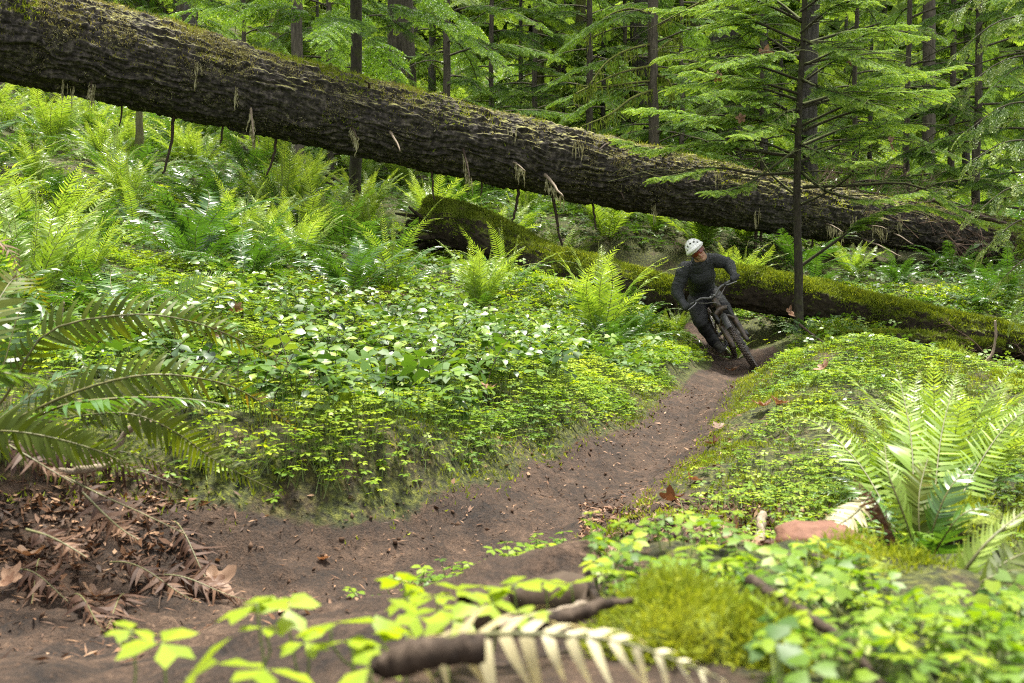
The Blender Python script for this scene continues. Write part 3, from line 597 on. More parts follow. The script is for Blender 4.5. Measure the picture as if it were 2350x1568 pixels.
# the near fern at the left edge: every frond set out by itself
def path_frond(parent, o, pts, lpin, npair, mats, name='frond', n=40, **k):
    g = Geo(); frond_geo(g, spline([P(*q) for q in pts], n) - o, lpin, npair, **k); return g.build(name, [M[mats], M['rachis']], parent, False)
o = np.array([*P(-60, 1010, 2.9)]); lf = empty('sword_fern', o); tag(lf, 'large near fern at the left edge with long olive fronds arching right', 'fern')
path_frond(lf, o, [(-60,1000,2.9),(20,900,2.85),(110,762,2.85),(300,722,2.9),(440,738,3.0),(560,785,3.1),(670,850,3.2)], .100, 44, 'fern_olive', seed=1, wr=.22, sag=.35, rnd=(.2, .75), up=(0, -1, .3), missing=.06, rac=.005, t0=.18)
path_frond(lf, o, [(-40,1010,2.8),(60,950,2.75),(200,890,2.7),(340,860,2.7),(470,870,2.8),(570,905,2.9),(680,985,3.0)], .095, 44, 'fern_olive', seed=2, wr=.22, sag=.3, rnd=(.15, .9), up=(0, -1, .3), missing=.1, rac=.005, t0=.15)
path_frond(lf, o, [(-60,1010,2.7),(60,965,2.65),(170,925,2.6),(330,912,2.6),(450,918,2.65),(545,935,2.7)], .090, 36, 'fern_dark', seed=3, wr=.24, sag=.5, rnd=(.3, .7), up=(0, .15, 1), missing=.2, rac=.005, t0=.2)
path_frond(lf, o, [(40,985,2.75),(180,955,2.7),(300,950,2.7),(400,990,2.75),(500,1060,2.85),(640,1130,2.95)], .085, 40, 'fern_olive', seed=4, wr=.22, sag=.3, rnd=(.25, .6), up=(0, -1, .4), t0=.25)
path_frond(lf, o, [(-80,990,2.8),(0,860,2.9),(60,690,3.0),(150,770,3.0),(215,880,2.9)], .075, 38, 'fern_dark', seed=5, wr=.24, sag=.4, rnd=(.4, .9), up=(.3, 0, 1))
path_frond(lf, o, [(-120,1000,2.7),(-60,800,2.7),(30,640,2.9),(75,650,3.0),(110,720,3.1)], .095, 36, 'fern_olive', seed=6, wr=.22, rnd=(.4, .8), up=(.2, -1, .3))
path_frond(lf, o, [(-100,1020,2.5),(-20,990,2.4),(100,1000,2.4),(240,1040,2.45),(330,1090,2.5)], .080, 34, 'fern_olive', seed=7, wr=.24, rnd=(.2, .6), up=(0, -1, .4))
path_frond(lf, o, [(-160,900,1.9),(-60,850,1.8),(40,862,1.8),(125,888,1.85)], .075, 30, 'fern_dark', seed=8, wr=.26, rnd=(.7, 1), up=(0, .5, 1))
path_frond(lf, o, [(-140,1000,2.8),(-100,700,2.8),(-20,560,2.9),(30,590,2.9),(38,665,2.9)], .08, 34, 'fern_brown', 'dead_frond', seed=9, wr=.22, rnd=(.5, 1), up=(.5, -.3, .6))
path_frond(lf, o, [(-60,1010,2.9),(120,1040,2.8),(300,1075,2.75),(420,1120,2.75)], .075, 34, 'fern_brown', 'dead_frond', seed=10, wr=.3, sag=.7, rnd=(0, .5), up=(0, -.5, .85), curl=.2)
path_frond(lf, o, [(-60,1010,2.9),(40,930,3.0),(150,860,3.1),(250,840,3.2),(360,870,3.3)], .085, 36, 'fern_dark', seed=11, wr=.22, rnd=(.2, .6))
path_frond(lf, o, [(-60,1000,2.9),(60,1020,2.75),(170,1030,2.7),(300,1040,2.7),(440,1090,2.8)], .080, 34, 'fern_olive', seed=12, wr=.22, rnd=(.1, .6), up=(0, -1, .4))
# a single frond rising from the shrubs
o = P(330, 770, 4.9); sf = empty('sword_fern', o); tag(sf, 'lone flat green frond rising out of the glossy shrubs on the left bank', 'fern')
path_frond(sf, o, [(330,770,4.9),(380,700,4.9),(450,655,4.9),(530,625,5.0)], .105, 26, 'fern_fresh', seed=20, wr=.15, sag=.1, rnd=(.0, .25), up=(.1, -.8, .5), t0=.3)
# the fern pair of the lower right corner
o = P(2120, 1330, 2.35); rf = empty('sword_fern', o); tag(rf, 'dark upright fern with a curled brown frond, lower right by the mossy stone', 'fern')
for k, (pts, lp, mt) in enumerate([
 ([(2120,1330,2.35),(2110,1230,2.35),(2110,1130,2.4),(2130,1050,2.5)], .075, 'fern_olive'), ([(2120,1330,2.35),(2140,1220,2.3),(2180,1120,2.3),(2240,1060,2.35)], .07, 'fern_dark'),
 ([(2120,1330,2.35),(2150,1260,2.2),(2210,1180,2.15),(2290,1160,2.2)], .075, 'fern_dark'), ([(2120,1330,2.35),(2060,1230,2.4),(1990,1140,2.5),(1940,1110,2.6)], .06, 'fern_dark'),
 ([(2120,1330,2.35),(2060,1220,2.3),(1960,1160,2.3),(1870,1210,2.3)], .06, 'fern_dark'), ([(2120,1330,2.35),(2100,1180,2.4),(2090,1000,2.6),(2060,850,2.8)], .085, 'fern_fresh'),
 ([(2120,1330,2.35),(2140,1180,2.5),(2160,1000,2.7),(2190,880,2.9)], .09, 'fern_fresh'), ([(2120,1330,2.35),(2040,1180,2.6),(1960,1050,2.8),(1850,960,3.0),(1770,985,3.1)], .07, 'fern_fresh'),
 ([(2120,1330,2.35),(2200,1150,2.6),(2290,1000,2.8),(2370,930,2.9)], .085, 'fern_fresh'), ([(2120,1330,2.35),(2080,1200,2.2),(2040,1090,2.2),(2030,1020,2.3)], .06, 'fern_fresh')]):
    path_frond(rf, o, pts, lp, 36, mt, seed=30 + k, wr=.2, rnd=(.3, .8), up=(.1, -.75, .6) if mt != 'fern_dark' else (0, -.2, 1), rac=.0035)
path_frond(rf, o, [(2080,1290,2.25),(2050,1230,2.2),(2010,1150,2.2),(1960,1098,2.2)], .032, 26, 'fern_brown', 'dead_frond', seed=44, wr=.4, sag=1.0, rnd=(.4, 1), curl=.5, up=(0, -.5, .8))
path_frond(rf, o, [(2100,1300,2.1),(2070,1330,1.95),(2090,1400,1.9),(2085,1480,1.85)], .036, 26, 'fern_brown', 'dead_frond', seed=45, wr=.4, sag=1.0, rnd=(.5, 1), curl=.5, up=(0, -.9, .4))
path_frond(rf, o, [(1880,1195,2.2),(1900,1215,2.15),(1960,1180,2.2),(2000,1130,2.25)][::-1], .045, 22, 'fern_cream', 'pale_frond', seed=46, wr=.24, rnd=(0, 1), up=(0, -.6, .8))
o = P(2150, 1420, 1.75); ef = empty('sword_fern', o); tag(ef, 'young fern at the lower right edge, one bright frond unrolling upward right', 'fern')
path_frond(ef, o, [(2150,1420,1.75),(2200,1330,1.7),(2270,1240,1.7),(2370,1160,1.75)], .034, 26, 'fern_fresh', seed=51, wr=.42, sag=-.2, tipc=.9, rnd=(.5, 1), t0=.12, up=(-.5, -.6, .6), rac=.006)
path_frond(ef, o, [(2150,1420,1.75),(2230,1350,1.6),(2320,1310,1.6),(2420,1320,1.65)], .06, 32, 'fern_olive', seed=52, wr=.22, rnd=(.1, .6), up=(0, -.3, 1))
path_frond(ef, o, [(2150,1420,1.75),(2250,1330,1.8),(2350,1270,1.85),(2450,1260,1.9)], .06, 32, 'fern_olive', seed=53, wr=.22, rnd=(.1, .7), up=(0, -.5, 1))
path_frond(ef, o, [(2140,1430,1.75),(2180,1390,1.6),(2260,1350,1.55),(2370,1355,1.55)], .05, 30, 'fern_dark', seed=54, wr=.22, rnd=(.1, .7))
# dead fronds lying by the left end of the trail, and the bleached one in front of the lens
for k, (pts, lp, lab) in enumerate([([(130,1085,2.75),(230,1135,2.68),(330,1180,2.62),(430,1228,2.56)], .045, 'long rust brown dead frond lying straight on the bank, left end of the trail'), ([(190,1130,2.6),(240,1180,2.55),(280,1215,2.5),(320,1240,2.48)], .05, 'crumpled brown dead frond beside the straight one'),
      ([(0,1010,2.5),(60,1045,2.45),(110,1075,2.45),(170,1110,2.45)], .04, 'curled dark brown dead frond highest on the left bank'), ([(60,1215,2.4),(110,1230,2.38),(160,1255,2.36),(200,1280,2.35)], .04, 'short dead frond nearest the trail at the left edge')]):
    o = P(*pts[0]); d = empty('dead_fern_frond', o); tag(d, lab, 'dead frond', 'dead fern fronds by the trail')
    path_frond(d, o, pts, lp, 30, 'fern_brown', 'frond', seed=60 + k, wr=.34, sag=.6, curl=.45, rnd=(.2, 1), up=(0, -.5, .85), rac=.004)
for k, (u, v, Y, az, L, lab) in enumerate([(250,1120,2.75,-.5,.34,'dead frond hanging down the bank under the olive fronds'),(90,1110,2.7,-1.2,.30,'dark dead frond slumped against the left bank'),(330,1150,2.7,-.2,.30,'dead frond pointing right along the foot of the bank'),(160,1190,2.5,-.9,.28,'reddish dead frond flat on the litter, middle of the bank foot'),(20,1100,2.6,-.6,.32,'dead frond at the very left edge of the bank'),(290,1195,2.55,-1.4,.24,'small tattered dead frond nearest the bare trail'),(400,1120,2.95,-.9,.30,'dead frond under the tip of the lowest olive frond')]):
    p = P(u, v, Y); d = empty('dead_fern_frond', (p[0], p[1], Hs(p[0], p[1]) + .05)); tag(d, lab, 'dead frond', 'dead fern fronds by the trail'); s_ = np.linspace(0, 1, 22); dx, dy = math.cos(az) * L * s_, math.sin(az) * L * s_
    z = H(p[0] + dx, p[1] + dy, False) + .015 + .06 * np.sin(s_ * 3.0) * (1 - s_) - d.location.z; g = Geo(); frond_geo(g, np.stack([dx, dy, z], -1), .055, 26, seed=160 + k, wr=.30, sag=.7, curl=.5, rnd=(.1, .9), missing=.1, up=(0, -.4, .9), rac=.003); g.build('frond', [M['fern_brown'], M['rachis']], d, False)
o = P(880, 1505, .85); d = empty('dead_fern_frond', o); tag(d, 'bleached cream coloured frond arching along the bottom edge, very near and blurred', 'dead frond')
path_frond(d, o, [(940,1478,.86),(1100,1457,.84),(1280,1458,.82),(1450,1480,.80),(1660,1560,.78)], .046, 15, 'fern_cream', 'frond', seed=70, wr=.30, sag=1.0, curl=.22, missing=.07, tipc=.25, rnd=(0, 1), up=(0, -.55, .8), rac=.003, t0=.02)

# ------------------------------------------------------------------ ground cover nobody could count
def heart_leaf():
    """three heart shaped leaflets, each folded along its middle"""
    V = []; Q = []
    for k in range(3):
        a = k * 2.0944; ca, sa = math.cos(a), math.sin(a)
        L = np.array([[.06, 0, 0], [.55, .42, -.05], [.98, .36, -.16], [.84, 0, -.02], [.98, -.36, -.16], [.55, -.42, -.05]])
        V.append(np.stack([L[:, 0] * ca - L[:, 1] * sa, L[:, 0] * sa + L[:, 1] * ca, L[:, 2]], -1)); b = 6 * k
        Q += [[b, b + 3, b + 2, b + 1], [b, b + 5, b + 4, b + 3]]
    return np.concatenate(V), np.array(Q)
OXV, OXQ = heart_leaf()
def sorrel(g, x, y, s, h, seed, tilt=.22, rnd=None, stems=True):
    r = np.random.RandomState(seed); n = len(x); z = H(x, y, False); b = np.stack([x, y, z], -1)
    top = b + np.stack([r.normal(0, .018, n), r.normal(0, .018, n), h], -1)
    R = euler(r.normal(0, tilt, n), r.normal(0, tilt, n), r.uniform(0, 6.28, n)) * s[:, None, None]
    V, Q = inst(OXV, OXQ, R, top)
    if rnd is None: rnd = np.clip(.12 + .62 * fbm(np.stack([x * 1.3, y * 1.3], -1), 3, 5) + r.normal(0, .17, n) + (h - .07) * 2.0, 0, 1)
    g.add(V, Q, np.repeat(rnd, 6))
    if stems:
        w = np.stack([np.full(n, .0013), np.zeros(n), np.zeros(n)], -1)
        SV = np.stack([b - w, b + w, top + w * .7, top - w * .7], 1).reshape(-1, 3); g.add(SV, np.arange(4 * n).reshape(-1, 4), .5, 1)
def scatter(n, x0, x1, y0, y1, seed, dens):
    r = np.random.RandomState(seed); x = r.uniform(x0, x1, n); y = y0 + (y1 - y0) * r.uniform(0, 1, n)
    k = r.uniform(0, 1, n) < dens(x, y); x, y = x[k], y[k]; u, v, zc = project(np.stack([x, y, H(x, y, False)], -1)); k = (u > -180) & (u < 2530) & (v < 1680); return x[k], y[k]
p2 = lambda x, y, f: np.stack([x * f, y * f], -1)
def d_near(x, y):
    td = trail_d(x, y); d = np.where(rightof(x, y), smooth(.05, .60, td), smooth(.03, .16, td)) * (.22 + .78 * smooth(.40, .54, fbm(p2(x, y, 2.1), 3, 61)))
    u, v, _ = project(np.stack([x, y, H(x, y, False)], -1))
    bare = smooth(1090, 1190, v) * (1 - smooth(320, 470, u))            # dead leaves cover the left end of the bank
    mound = rightof(x, y) * (.10 + .30 * (y < 5.0))
    rightedge = smooth(1150, 1230, v) * (u > 1300) * (u < 1800) * .8
    hollow = soilmask(x, y) * .92 * (x > 2)
    return np.clip(d * (1 - bare) * (1 - rightedge) * (1 - hollow) * (1 - mound), 0, 1)
r = np.random.RandomState(71); g = Geo()
x, y = scatter(140000, -4.2, 4.6, 2.2, 8.6, 72, lambda x, y: d_near(x, y) * .9); n = len(x)
tdv = trail_d(x, y); left = (~rightof(x, y)) & (tdv > 0)
h = np.where(left, r.uniform(.04, .12, n) * (.6 + .8 * fbm(p2(x, y, 2.5), 2, 8)), r.uniform(.025, .075, n)) * (.45 + .55 * smooth(.0, .4, tdv))
sorrel(g, x, y, r.uniform(.015, .028, n) * np.where(left, 1.0, .85), h, 73, .16)
x, y = scatter(70000, -7, 8, 8.6, 15, 74, lambda x, y: smooth(.04, .2, trail_d(x, y)) * smooth(.30, .50, fbm(p2(x, y, .9), 3, 62)) * .8 * (1 - .85 * soilmask(x, y))); n = len(x)
sorrel(g, x, y, r.uniform(.025, .045, n), r.uniform(.03, .12, n), 75, .3)
o = g.build('wood_sorrel_cover', [M['oxalis'], M['stem']], None, False); tag(o, 'bright clover leaved wood sorrel carpeting both banks of the trail', kind='stuff')
def d_corner(x, y):
    u, v, _ = project(np.stack([x, y, H(x, y, False)], -1)); return (u > 1700) * (v > 1300) * ((u < 2010) | (v > 1440)) * (.25 + .75 * smooth(.38, .5, fbm(p2(x, y, 5), 2, 63))) + .35 * (u > 1350) * (u <= 1700) * (v > 1255) * (v < 1420) * (y > 1.2)
g = Geo(); x, y = scatter(5200, -.3, 1.9, .75, 2.0, 76, d_corner); n = len(x)
sorrel(g, x, y, r.uniform(.016, .029, n), r.uniform(.015, .07, n), 77, .3, np.clip(r.normal(.38, .22, n), 0, 1)); o = g.build('wood_sorrel_cover', [M['oxalis'], M['stem']], None, False); tag(o, 'blurred wood sorrel leaves filling the lower right corner', kind='stuff')
# glossy shrubs: leaves in two rows along arching stems
def shrub_sprig(seed):
    r = np.random.RandomState(seed); g = Geo(); L = r.uniform(.26, .46); n = r.randint(8, 13); C = frond_curve(0, L, rad(r.uniform(50, 78)), rad(r.uniform(40, 80)), 14)
    addtube(g, C[::2], np.linspace(.003, .0015, 7), 3, .4, 1, False)
    for k in range(n):
        t = .28 + .72 * k / (n - 1); p = np.array([np.interp(t, np.linspace(0, 1, 14), C[:, q]) for q in range(3)]); s = 1 if k % 2 else -1
        l = r.uniform(.065, .10) * (1.05 - .35 * t); w = l * r.uniform(.27, .35); x = np.array([0, .3, .68, 1.0]) * l; ww = np.array([.15, 1, .8, .03]) * w; dz = -np.array([0, .02, .10, .3]) * l
        V = np.concatenate([np.stack([x, ww, dz + .18 * ww], -1), np.stack([x, 0 * x, dz], -1), np.stack([x, -ww, dz + .18 * ww], -1)])
        Q = [[a + q, a + q + 1, a + 5 + q, a + 4 + q] for a in (0, 4) for q in range(3)]
        R = euler(r.normal(0, .35), r.normal(-.05, .25), s * r.uniform(.7, 1.2) + r.normal(0, .2))[0]; g.add(V @ R.T + p, Q, np.clip(.45 + r.normal(0, .2) + (t > .8) * .35, 0, 1))
    return g
SPR = [shrub_sprig(400 + k) for k in range(6)]
def clear_of_ferns(x, y): return np.min([np.hypot(x - a, y - b) for a, b in LAND[:11] + LAND[16:18]], axis=0) > .42
def d_salal(x, y):
    u, v, _ = project(np.stack([x, y, H(x, y, False)], -1)); td = trail_d(x, y)
    a = smooth(250, 420, u) * (1 - smooth(1150, 1350, u)) * smooth(640, 720, v) * (1 - smooth(980, 1120, v)) * (.15 + .85 * smooth(.40, .56, fbm(p2(x, y, 1.3), 3, 91)))
    b = .45 * smooth(.5, .62, fbm(p2(x, y, 1.6), 3, 92)) * (v > 560) * (u < 1350)
    c = .20 * smooth(.48, .6, fbm(p2(x, y, 2.2), 3, 93)) * (u > 1700) * (v > 790) * (v < 1060)
    return np.clip(a + b + c, 0, 1) * smooth(.22, .4, td) * clear_of_ferns(x, y)
x, y = scatter(6500, -5, 4.2, 3.0, 10, 94, lambda x, y: d_salal(x, y) * .45); g = Geo(); r = np.random.RandomState(95)
var = r.randint(0, 6, len(x)); rz = r.uniform(0, 6.28, len(x)); sc = r.uniform(.75, 1.2, len(x)); sc = np.where(x > 1.6, sc * .6, sc)
for k in range(6):
    q = var == k; R = euler(r.normal(0, .12, q.sum()), r.normal(0, .12, q.sum()), rz[q]) * sc[q][:, None, None]; O = np.stack([x[q], y[q], H(x[q], y[q], False) - .01], -1); s = SPR[k]; TV = np.concatenate(s.V)
    for mt in (0, 1):
        TQ = np.concatenate([a for a, b in zip(s.Q, s.M) if b[0] == mt]); TR_ = np.concatenate([a for a, b in zip(s.R, s.M) if b[0] == mt])
        V, Q = inst(TV, TQ, R, O); g.add(V, Q, np.clip(np.tile(TR_, q.sum()) + np.repeat(r.normal(0, .12, q.sum()), len(TQ)), 0, 1), mt)
o = g.build('glossy_shrub_cover', [M['salal'], M['deadwood']], None, False); tag(o, 'knee high evergreen shrubs with shining oval leaves over the left bank', kind='stuff')
x, y = scatter(5200, -4.2, 1.6, 3.0, 9.5, 140, lambda x, y: (~rightof(x, y)) * smooth(.12, .3, trail_d(x, y)) * smooth(.42, .56, fbm(p2(x, y, 1.7), 3, 141)) * .55 * clear_of_ferns(x, y)); n = len(x); g = Geo(); r = np.random.RandomState(142)
sorrel(g, x, y, r.uniform(.045, .085, n), r.uniform(.10, .27, n), 143, .32, np.clip(r.normal(.45, .25, n), 0, 1)); o = g.build('broad_leaf_cover', [M['under'], M['stem']], None, False); tag(o, 'larger broad three part leaves standing above the wood sorrel on the left bank', kind='stuff')
# moss on the banks
g = Geo(); x, y = scatter(330000, -2.4, 4.0, 2.6, 8.5, 96, lambda x, y: smooth(-.08, .06, trail_d(x, y)) * (1 - smooth(.35, .9, trail_d(x, y)) * np.where(rightof(x, y), .05, .85)) * np.where(rightof(x, y), 1, .35) * smooth(.36, .52, fbm(p2(x, y, 3.3), 3, 97)))
pts = np.stack([x, y, H(x, y)], -1); fuzz(g, pts, np.tile([0, 0, 1.0], (len(pts), 1)), int(len(pts) * 1.3), .018, .0035, 98); o = g.build('bank_moss', M['moss_bright'], None, False); tag(o, 'yellow green moss lining both edges of the trail', kind='stuff')
# undergrowth of the far slopes
g = Geo(); r = np.random.RandomState(99)
x, y = scatter(60000, -14, 15, 9.5, 30, 100, lambda x, y: smooth(.3, .6, trail_d(x, y)) * smooth(.34, .56, fbm(p2(x, y, .6), 3, 64)) * (1 - .85 * soilmask(x, y))); n = len(x)
sorrel(g, x, y, r.uniform(.035, .065, n) * (.7 + y / 40), r.uniform(.03, .20, n), 101, .35, np.clip(fbm(p2(x, y, .8), 3, 9) * 1.5 - .25 + r.normal(0, .2, n), 0, 1), False)
o = g.build('leafy_undergrowth', [M['under'], M['stem']], None, False); tag(o, 'low leafy undergrowth between the ferns of the far slopes', kind='stuff')
def low_fern(seed):
    r = np.random.RandomState(seed); g = Geo()
    for k in range(10):
        C = frond_curve(k * .63 + r.normal(0, .2), r.uniform(.7, 1.1), rad(r.uniform(35, 80)), rad(r.uniform(40, 95)), 10); frond_geo(g, C, .10, 15, wr=.42, rnd=(.2, .75), seed=seed * 31 + k, full=False, rac=.004)
    return g
LF = [low_fern(k) for k in range(4)]
def merged(gs, x, y, s, seed, z0=-.02):
    G_ = Geo(); r = np.random.RandomState(seed); var = r.randint(0, len(gs), len(x))
    for k, t in enumerate(gs):
        q = var == k; N = int(q.sum()); R = euler(r.normal(0, .12, N), r.normal(0, .12, N), r.uniform(0, 6.28, N)) * s[q][:, None, None]; O = np.stack([x[q], y[q], H(x[q], y[q], False) + z0], -1); TV = np.concatenate(t.V); sh = r.normal(0, .18, N)
        for mt in (0, 1):
            sel = [a for a, b in zip(t.Q, t.M) if b[0] == mt]
            if not sel: continue
            TQ = np.concatenate(sel); TR_ = np.concatenate([a for a, b in zip(t.R, t.M) if b[0] == mt]); V, Q = inst(TV, TQ, R, O); G_.add(V, Q, np.clip(np.tile(TR_, N) + np.repeat(sh, len(TQ)), 0, 1), mt)
    return G_
x, y = scatter(2600, -26, 26, 20, 48, 110, lambda x, y: .25 + .75 * smooth(.38, .55, fbm(p2(x, y, .35), 3, 65))); k = (y > 24) | (RS.uniform(0, 1, len(x)) < .5); x, y = x[k], y[k]
g = merged(LF, x, y, RS.uniform(.8, 1.5, len(x)), 111); o = g.build('far_ferns', [M['fern_fresh'], M['rachis']], None, False); tag(o, 'mass of small far ferns covering the hillside between the trunks', kind='stuff')
x, y = scatter(1800, -26, 26, 20, 48, 112, lambda x, y: .3 + .7 * smooth(.38, .55, fbm(p2(x, y, .4), 3, 66)))
g = merged(LF, x, y, RS.uniform(.8, 1.5, len(x)), 113); o = g.build('far_dark_ferns', [M['fern_dark'], M['rachis']], None, False); tag(o, 'mass of dark far ferns and bushes on the hillside', kind='stuff')
# litter: needles and scraps on the trail, dead leaves at its edges
def scraps(g, x, y, L, W, seed, lift=.004, tilt=.25, rnd=None):
    r = np.random.RandomState(seed); n = len(x); T = np.array([[-1, -.55, 0], [.2, -1, .08], [1, 0, 0], [.2, 1, .08], [-1, .55, 0]]) * .5
    R = euler(r.normal(0, tilt, n), r.normal(0, tilt, n), r.uniform(0, 6.28, n)); S = np.stack([L, W, L], -1); V, Q = inst(T, np.array([[0, 1, 2, 3], [0, 3, 4, 4]])[:1], R * S[:, None, :], np.stack([x, y, H(x, y) + lift], -1)); g.add(V, Q, r.uniform(0, 1, n) if rnd is None else rnd)
g = Geo(); r = np.random.RandomState(120)
x, y = scatter(70000, -3.2, 3.4, 1.2, 9, 121, lambda x, y: (1 - smooth(.0, .35, trail_d(x, y))) * .5); n = len(x); scraps(g, x, y, r.uniform(.008, .040, n), r.uniform(.002, .007, n), 122)
x, y = scatter(9000, -3.2, 3.4, 1.6, 8, 123, lambda x, y: smooth(-.16, .0, trail_d(x, y)) * (1 - smooth(.15, .5, trail_d(x, y))) * .55); n = len(x); scraps(g, x, y, r.uniform(.01, .05, n), r.uniform(.004, .02, n), 124, .006, .4)
def d_bare(x, y):
    u, v, _ = project(np.stack([x, y, H(x, y, False)], -1)); return smooth(1070, 1160, v) * (1 - smooth(330, 560, u)) * (1 - smooth(1240, 1400, v)) + .7 * smooth(1130, 1200, v) * (u > 1330) * (u < 1900) * (v < 1330)
x, y = scatter(70000, -2.4, 2.4, 1.9, 4.6, 125, d_bare); n = len(x); scraps(g, x, y, r.uniform(.010, .055, n), r.uniform(.003, .018, n), 126, .008, .45)
o = g.build('leaf_litter', M['litter'], None, False); tag(o, 'brown needles and dead leaf scraps strewn along the trail', kind='stuff')

OC = np.array([[1, 0, 0], [-1, 0, 0], [0, 1, 0], [0, -1, 0], [0, 0, .8], [0, 0, -.8]], float); OCF = np.array([[0, 2, 4], [2, 1, 4], [1, 3, 4], [3, 0, 4], [2, 0, 5], [1, 2, 5], [3, 1, 5], [0, 3, 5]])
g = Geo(); r = np.random.RandomState(130); x, y = scatter(16000, -3.2, 3.4, 1.3, 9, 131, lambda x, y: (1 - smooth(-.05, .12, trail_d(x, y))) * (.25 + .75 * smooth(-.22, -.02, trail_d(x, y)))); n = len(x); s = .0025 + .011 * r.uniform(0, 1, n) ** 4
V, Q = inst(OC, OCF, euler(r.uniform(0, 6, n), r.uniform(0, 6, n), r.uniform(0, 6, n)) * (s[:, None] * r.uniform(.6, 1.4, (n, 3)))[:, None, :], np.stack([x, y, H(x, y) + s * .4], -1)); g.add(V, Q); M['crumb'] = plain('soil_crumb', (.022, .012, .007), (.060, .034, .020), 7, .9, 0, 0, .2, None, (.13, .08, .05))
o = g.build('soil_crumbs', M['crumb'], None, False); tag(o, 'loose crumbs of soil and grit on the trail', kind='stuff')

# ------------------------------------------------------------------ trees
def spray(seed, n2=13, wide=.42, bw=.021, droop=.20):
    """one flat feathery spray of a conifer branch, unit length along +x"""
    r = np.random.RandomState(seed); V = []; Q = []; R_ = []
    def blade(p, d, l, w, rn):
        s = np.array([-d[1], d[0], 0]); q = p + d * l; b = len(V); V.extend([p, p + d * l * .45 + s * w, q, p + d * l * .45 - s * w]); Q.append([b, b + 1, b + 2, b + 3]); R_.append(rn)
    for k in range(n2):
        t = .06 + .92 * k / (n2 - 1)
        for s in (-1, 1):
            l2 = wide * (1 - t) ** .75 * r.uniform(.75, 1.15) + .07; a = s * rad(r.uniform(42, 62)) * (1 - .25 * t); d = np.array([math.cos(a), math.sin(a), 0]); p = np.array([t, 0, 0]); m = max(2, int(l2 / .062))
            for j in range(m):
                f = (j + .6) / m; pp = p + d * l2 * f
                for s2 in (-1, 1):
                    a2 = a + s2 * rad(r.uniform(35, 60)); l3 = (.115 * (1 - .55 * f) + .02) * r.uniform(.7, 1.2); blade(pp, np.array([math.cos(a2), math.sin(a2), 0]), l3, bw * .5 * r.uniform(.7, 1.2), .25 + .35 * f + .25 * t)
            blade(p + d * l2 * .9, d, .09, bw * .55, .75)
    blade(np.array([.95, 0, 0]), np.array([1, 0, 0.]), .1, bw * .55, .9)
    V = np.array(V); V[:, 2] += -droop * V[:, 0] ** 2 - .5 * V[:, 1] ** 2 + r.normal(0, .018, len(V)); return V, np.array(Q), np.array(R_)
SPY = [spray(k) for k in range(4)]; SPYF = [spray(10 + k, 8, .5, .060) for k in range(3)]; CED = [spray(20 + k, 10, .34, .028, .35) for k in range(3)]
def branch_foliage(g, C, size, dens, seed, sprays, side=(.25, 1.0), shade=0.0, mat=0, droop=.10, rw=.18):
    """sprays set along both sides of a branch curve C"""
    r = np.random.RandomState(seed); L = np.linalg.norm(np.diff(C, axis=0), axis=1).sum(); n = max(3, int(L * dens)); t = side[0] + (side[1] - side[0]) * np.linspace(0, 1, n); T = norm(np.gradient(C, axis=0)); tt = np.linspace(0, 1, len(C))
    p = np.stack([np.interp(t, tt, C[:, k]) for k in range(3)], -1); d = norm(np.stack([np.interp(t, tt, T[:, k]) for k in range(3)], -1)); sgn = np.where(np.arange(n) % 2, 1, -1); sgn[-1] = 0
    az = np.arctan2(d[:, 1], d[:, 0]) + sgn * np.radians(r.uniform(35, 60, n)); el = np.arcsin(np.clip(d[:, 2], -1, 1)) * .6 - droop + r.normal(0, .12, n)
    X = np.stack([np.cos(az) * np.cos(el), np.sin(az) * np.cos(el), np.sin(el)], -1); Yv = norm(np.cross(np.tile([0, 0, 1.0], (n, 1)), X)); ro = r.normal(0, .22, n)[:, None]; Z = np.cross(X, Yv); Yr = Yv * np.cos(ro) + Z * np.sin(ro); Z = np.cross(X, Yr)
    s = size * (1 - .5 * t) * r.uniform(.75, 1.25, n); R = np.stack([X, Yr, Z], -1) * s[:, None, None]; var = r.randint(0, len(sprays), n)
    for k, (TV, TQ, TR_) in enumerate(sprays):
        q = var == k
        if q.any():
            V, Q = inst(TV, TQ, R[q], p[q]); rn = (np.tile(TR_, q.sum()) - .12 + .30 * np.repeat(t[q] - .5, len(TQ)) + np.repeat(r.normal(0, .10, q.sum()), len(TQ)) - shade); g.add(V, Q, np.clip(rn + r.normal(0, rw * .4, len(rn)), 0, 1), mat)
def branch_curve(p, az, L, rise, droop, seed, n=9, wob=.03):
    r = np.random.RandomState(seed); t = np.linspace(0, 1, n); a = az + np.cumsum(r.normal(0, wob * 2, n)); st = L / (n - 1)
    x = np.concatenate([[0], np.cumsum(np.cos(a[:-1]) * st)]); y = np.concatenate([[0], np.cumsum(np.sin(a[:-1]) * st)]); return p + np.stack([x, y, rise * L * t - droop * L * t ** 2 + np.cumsum(r.normal(0, wob * .15 * L, n))], -1)
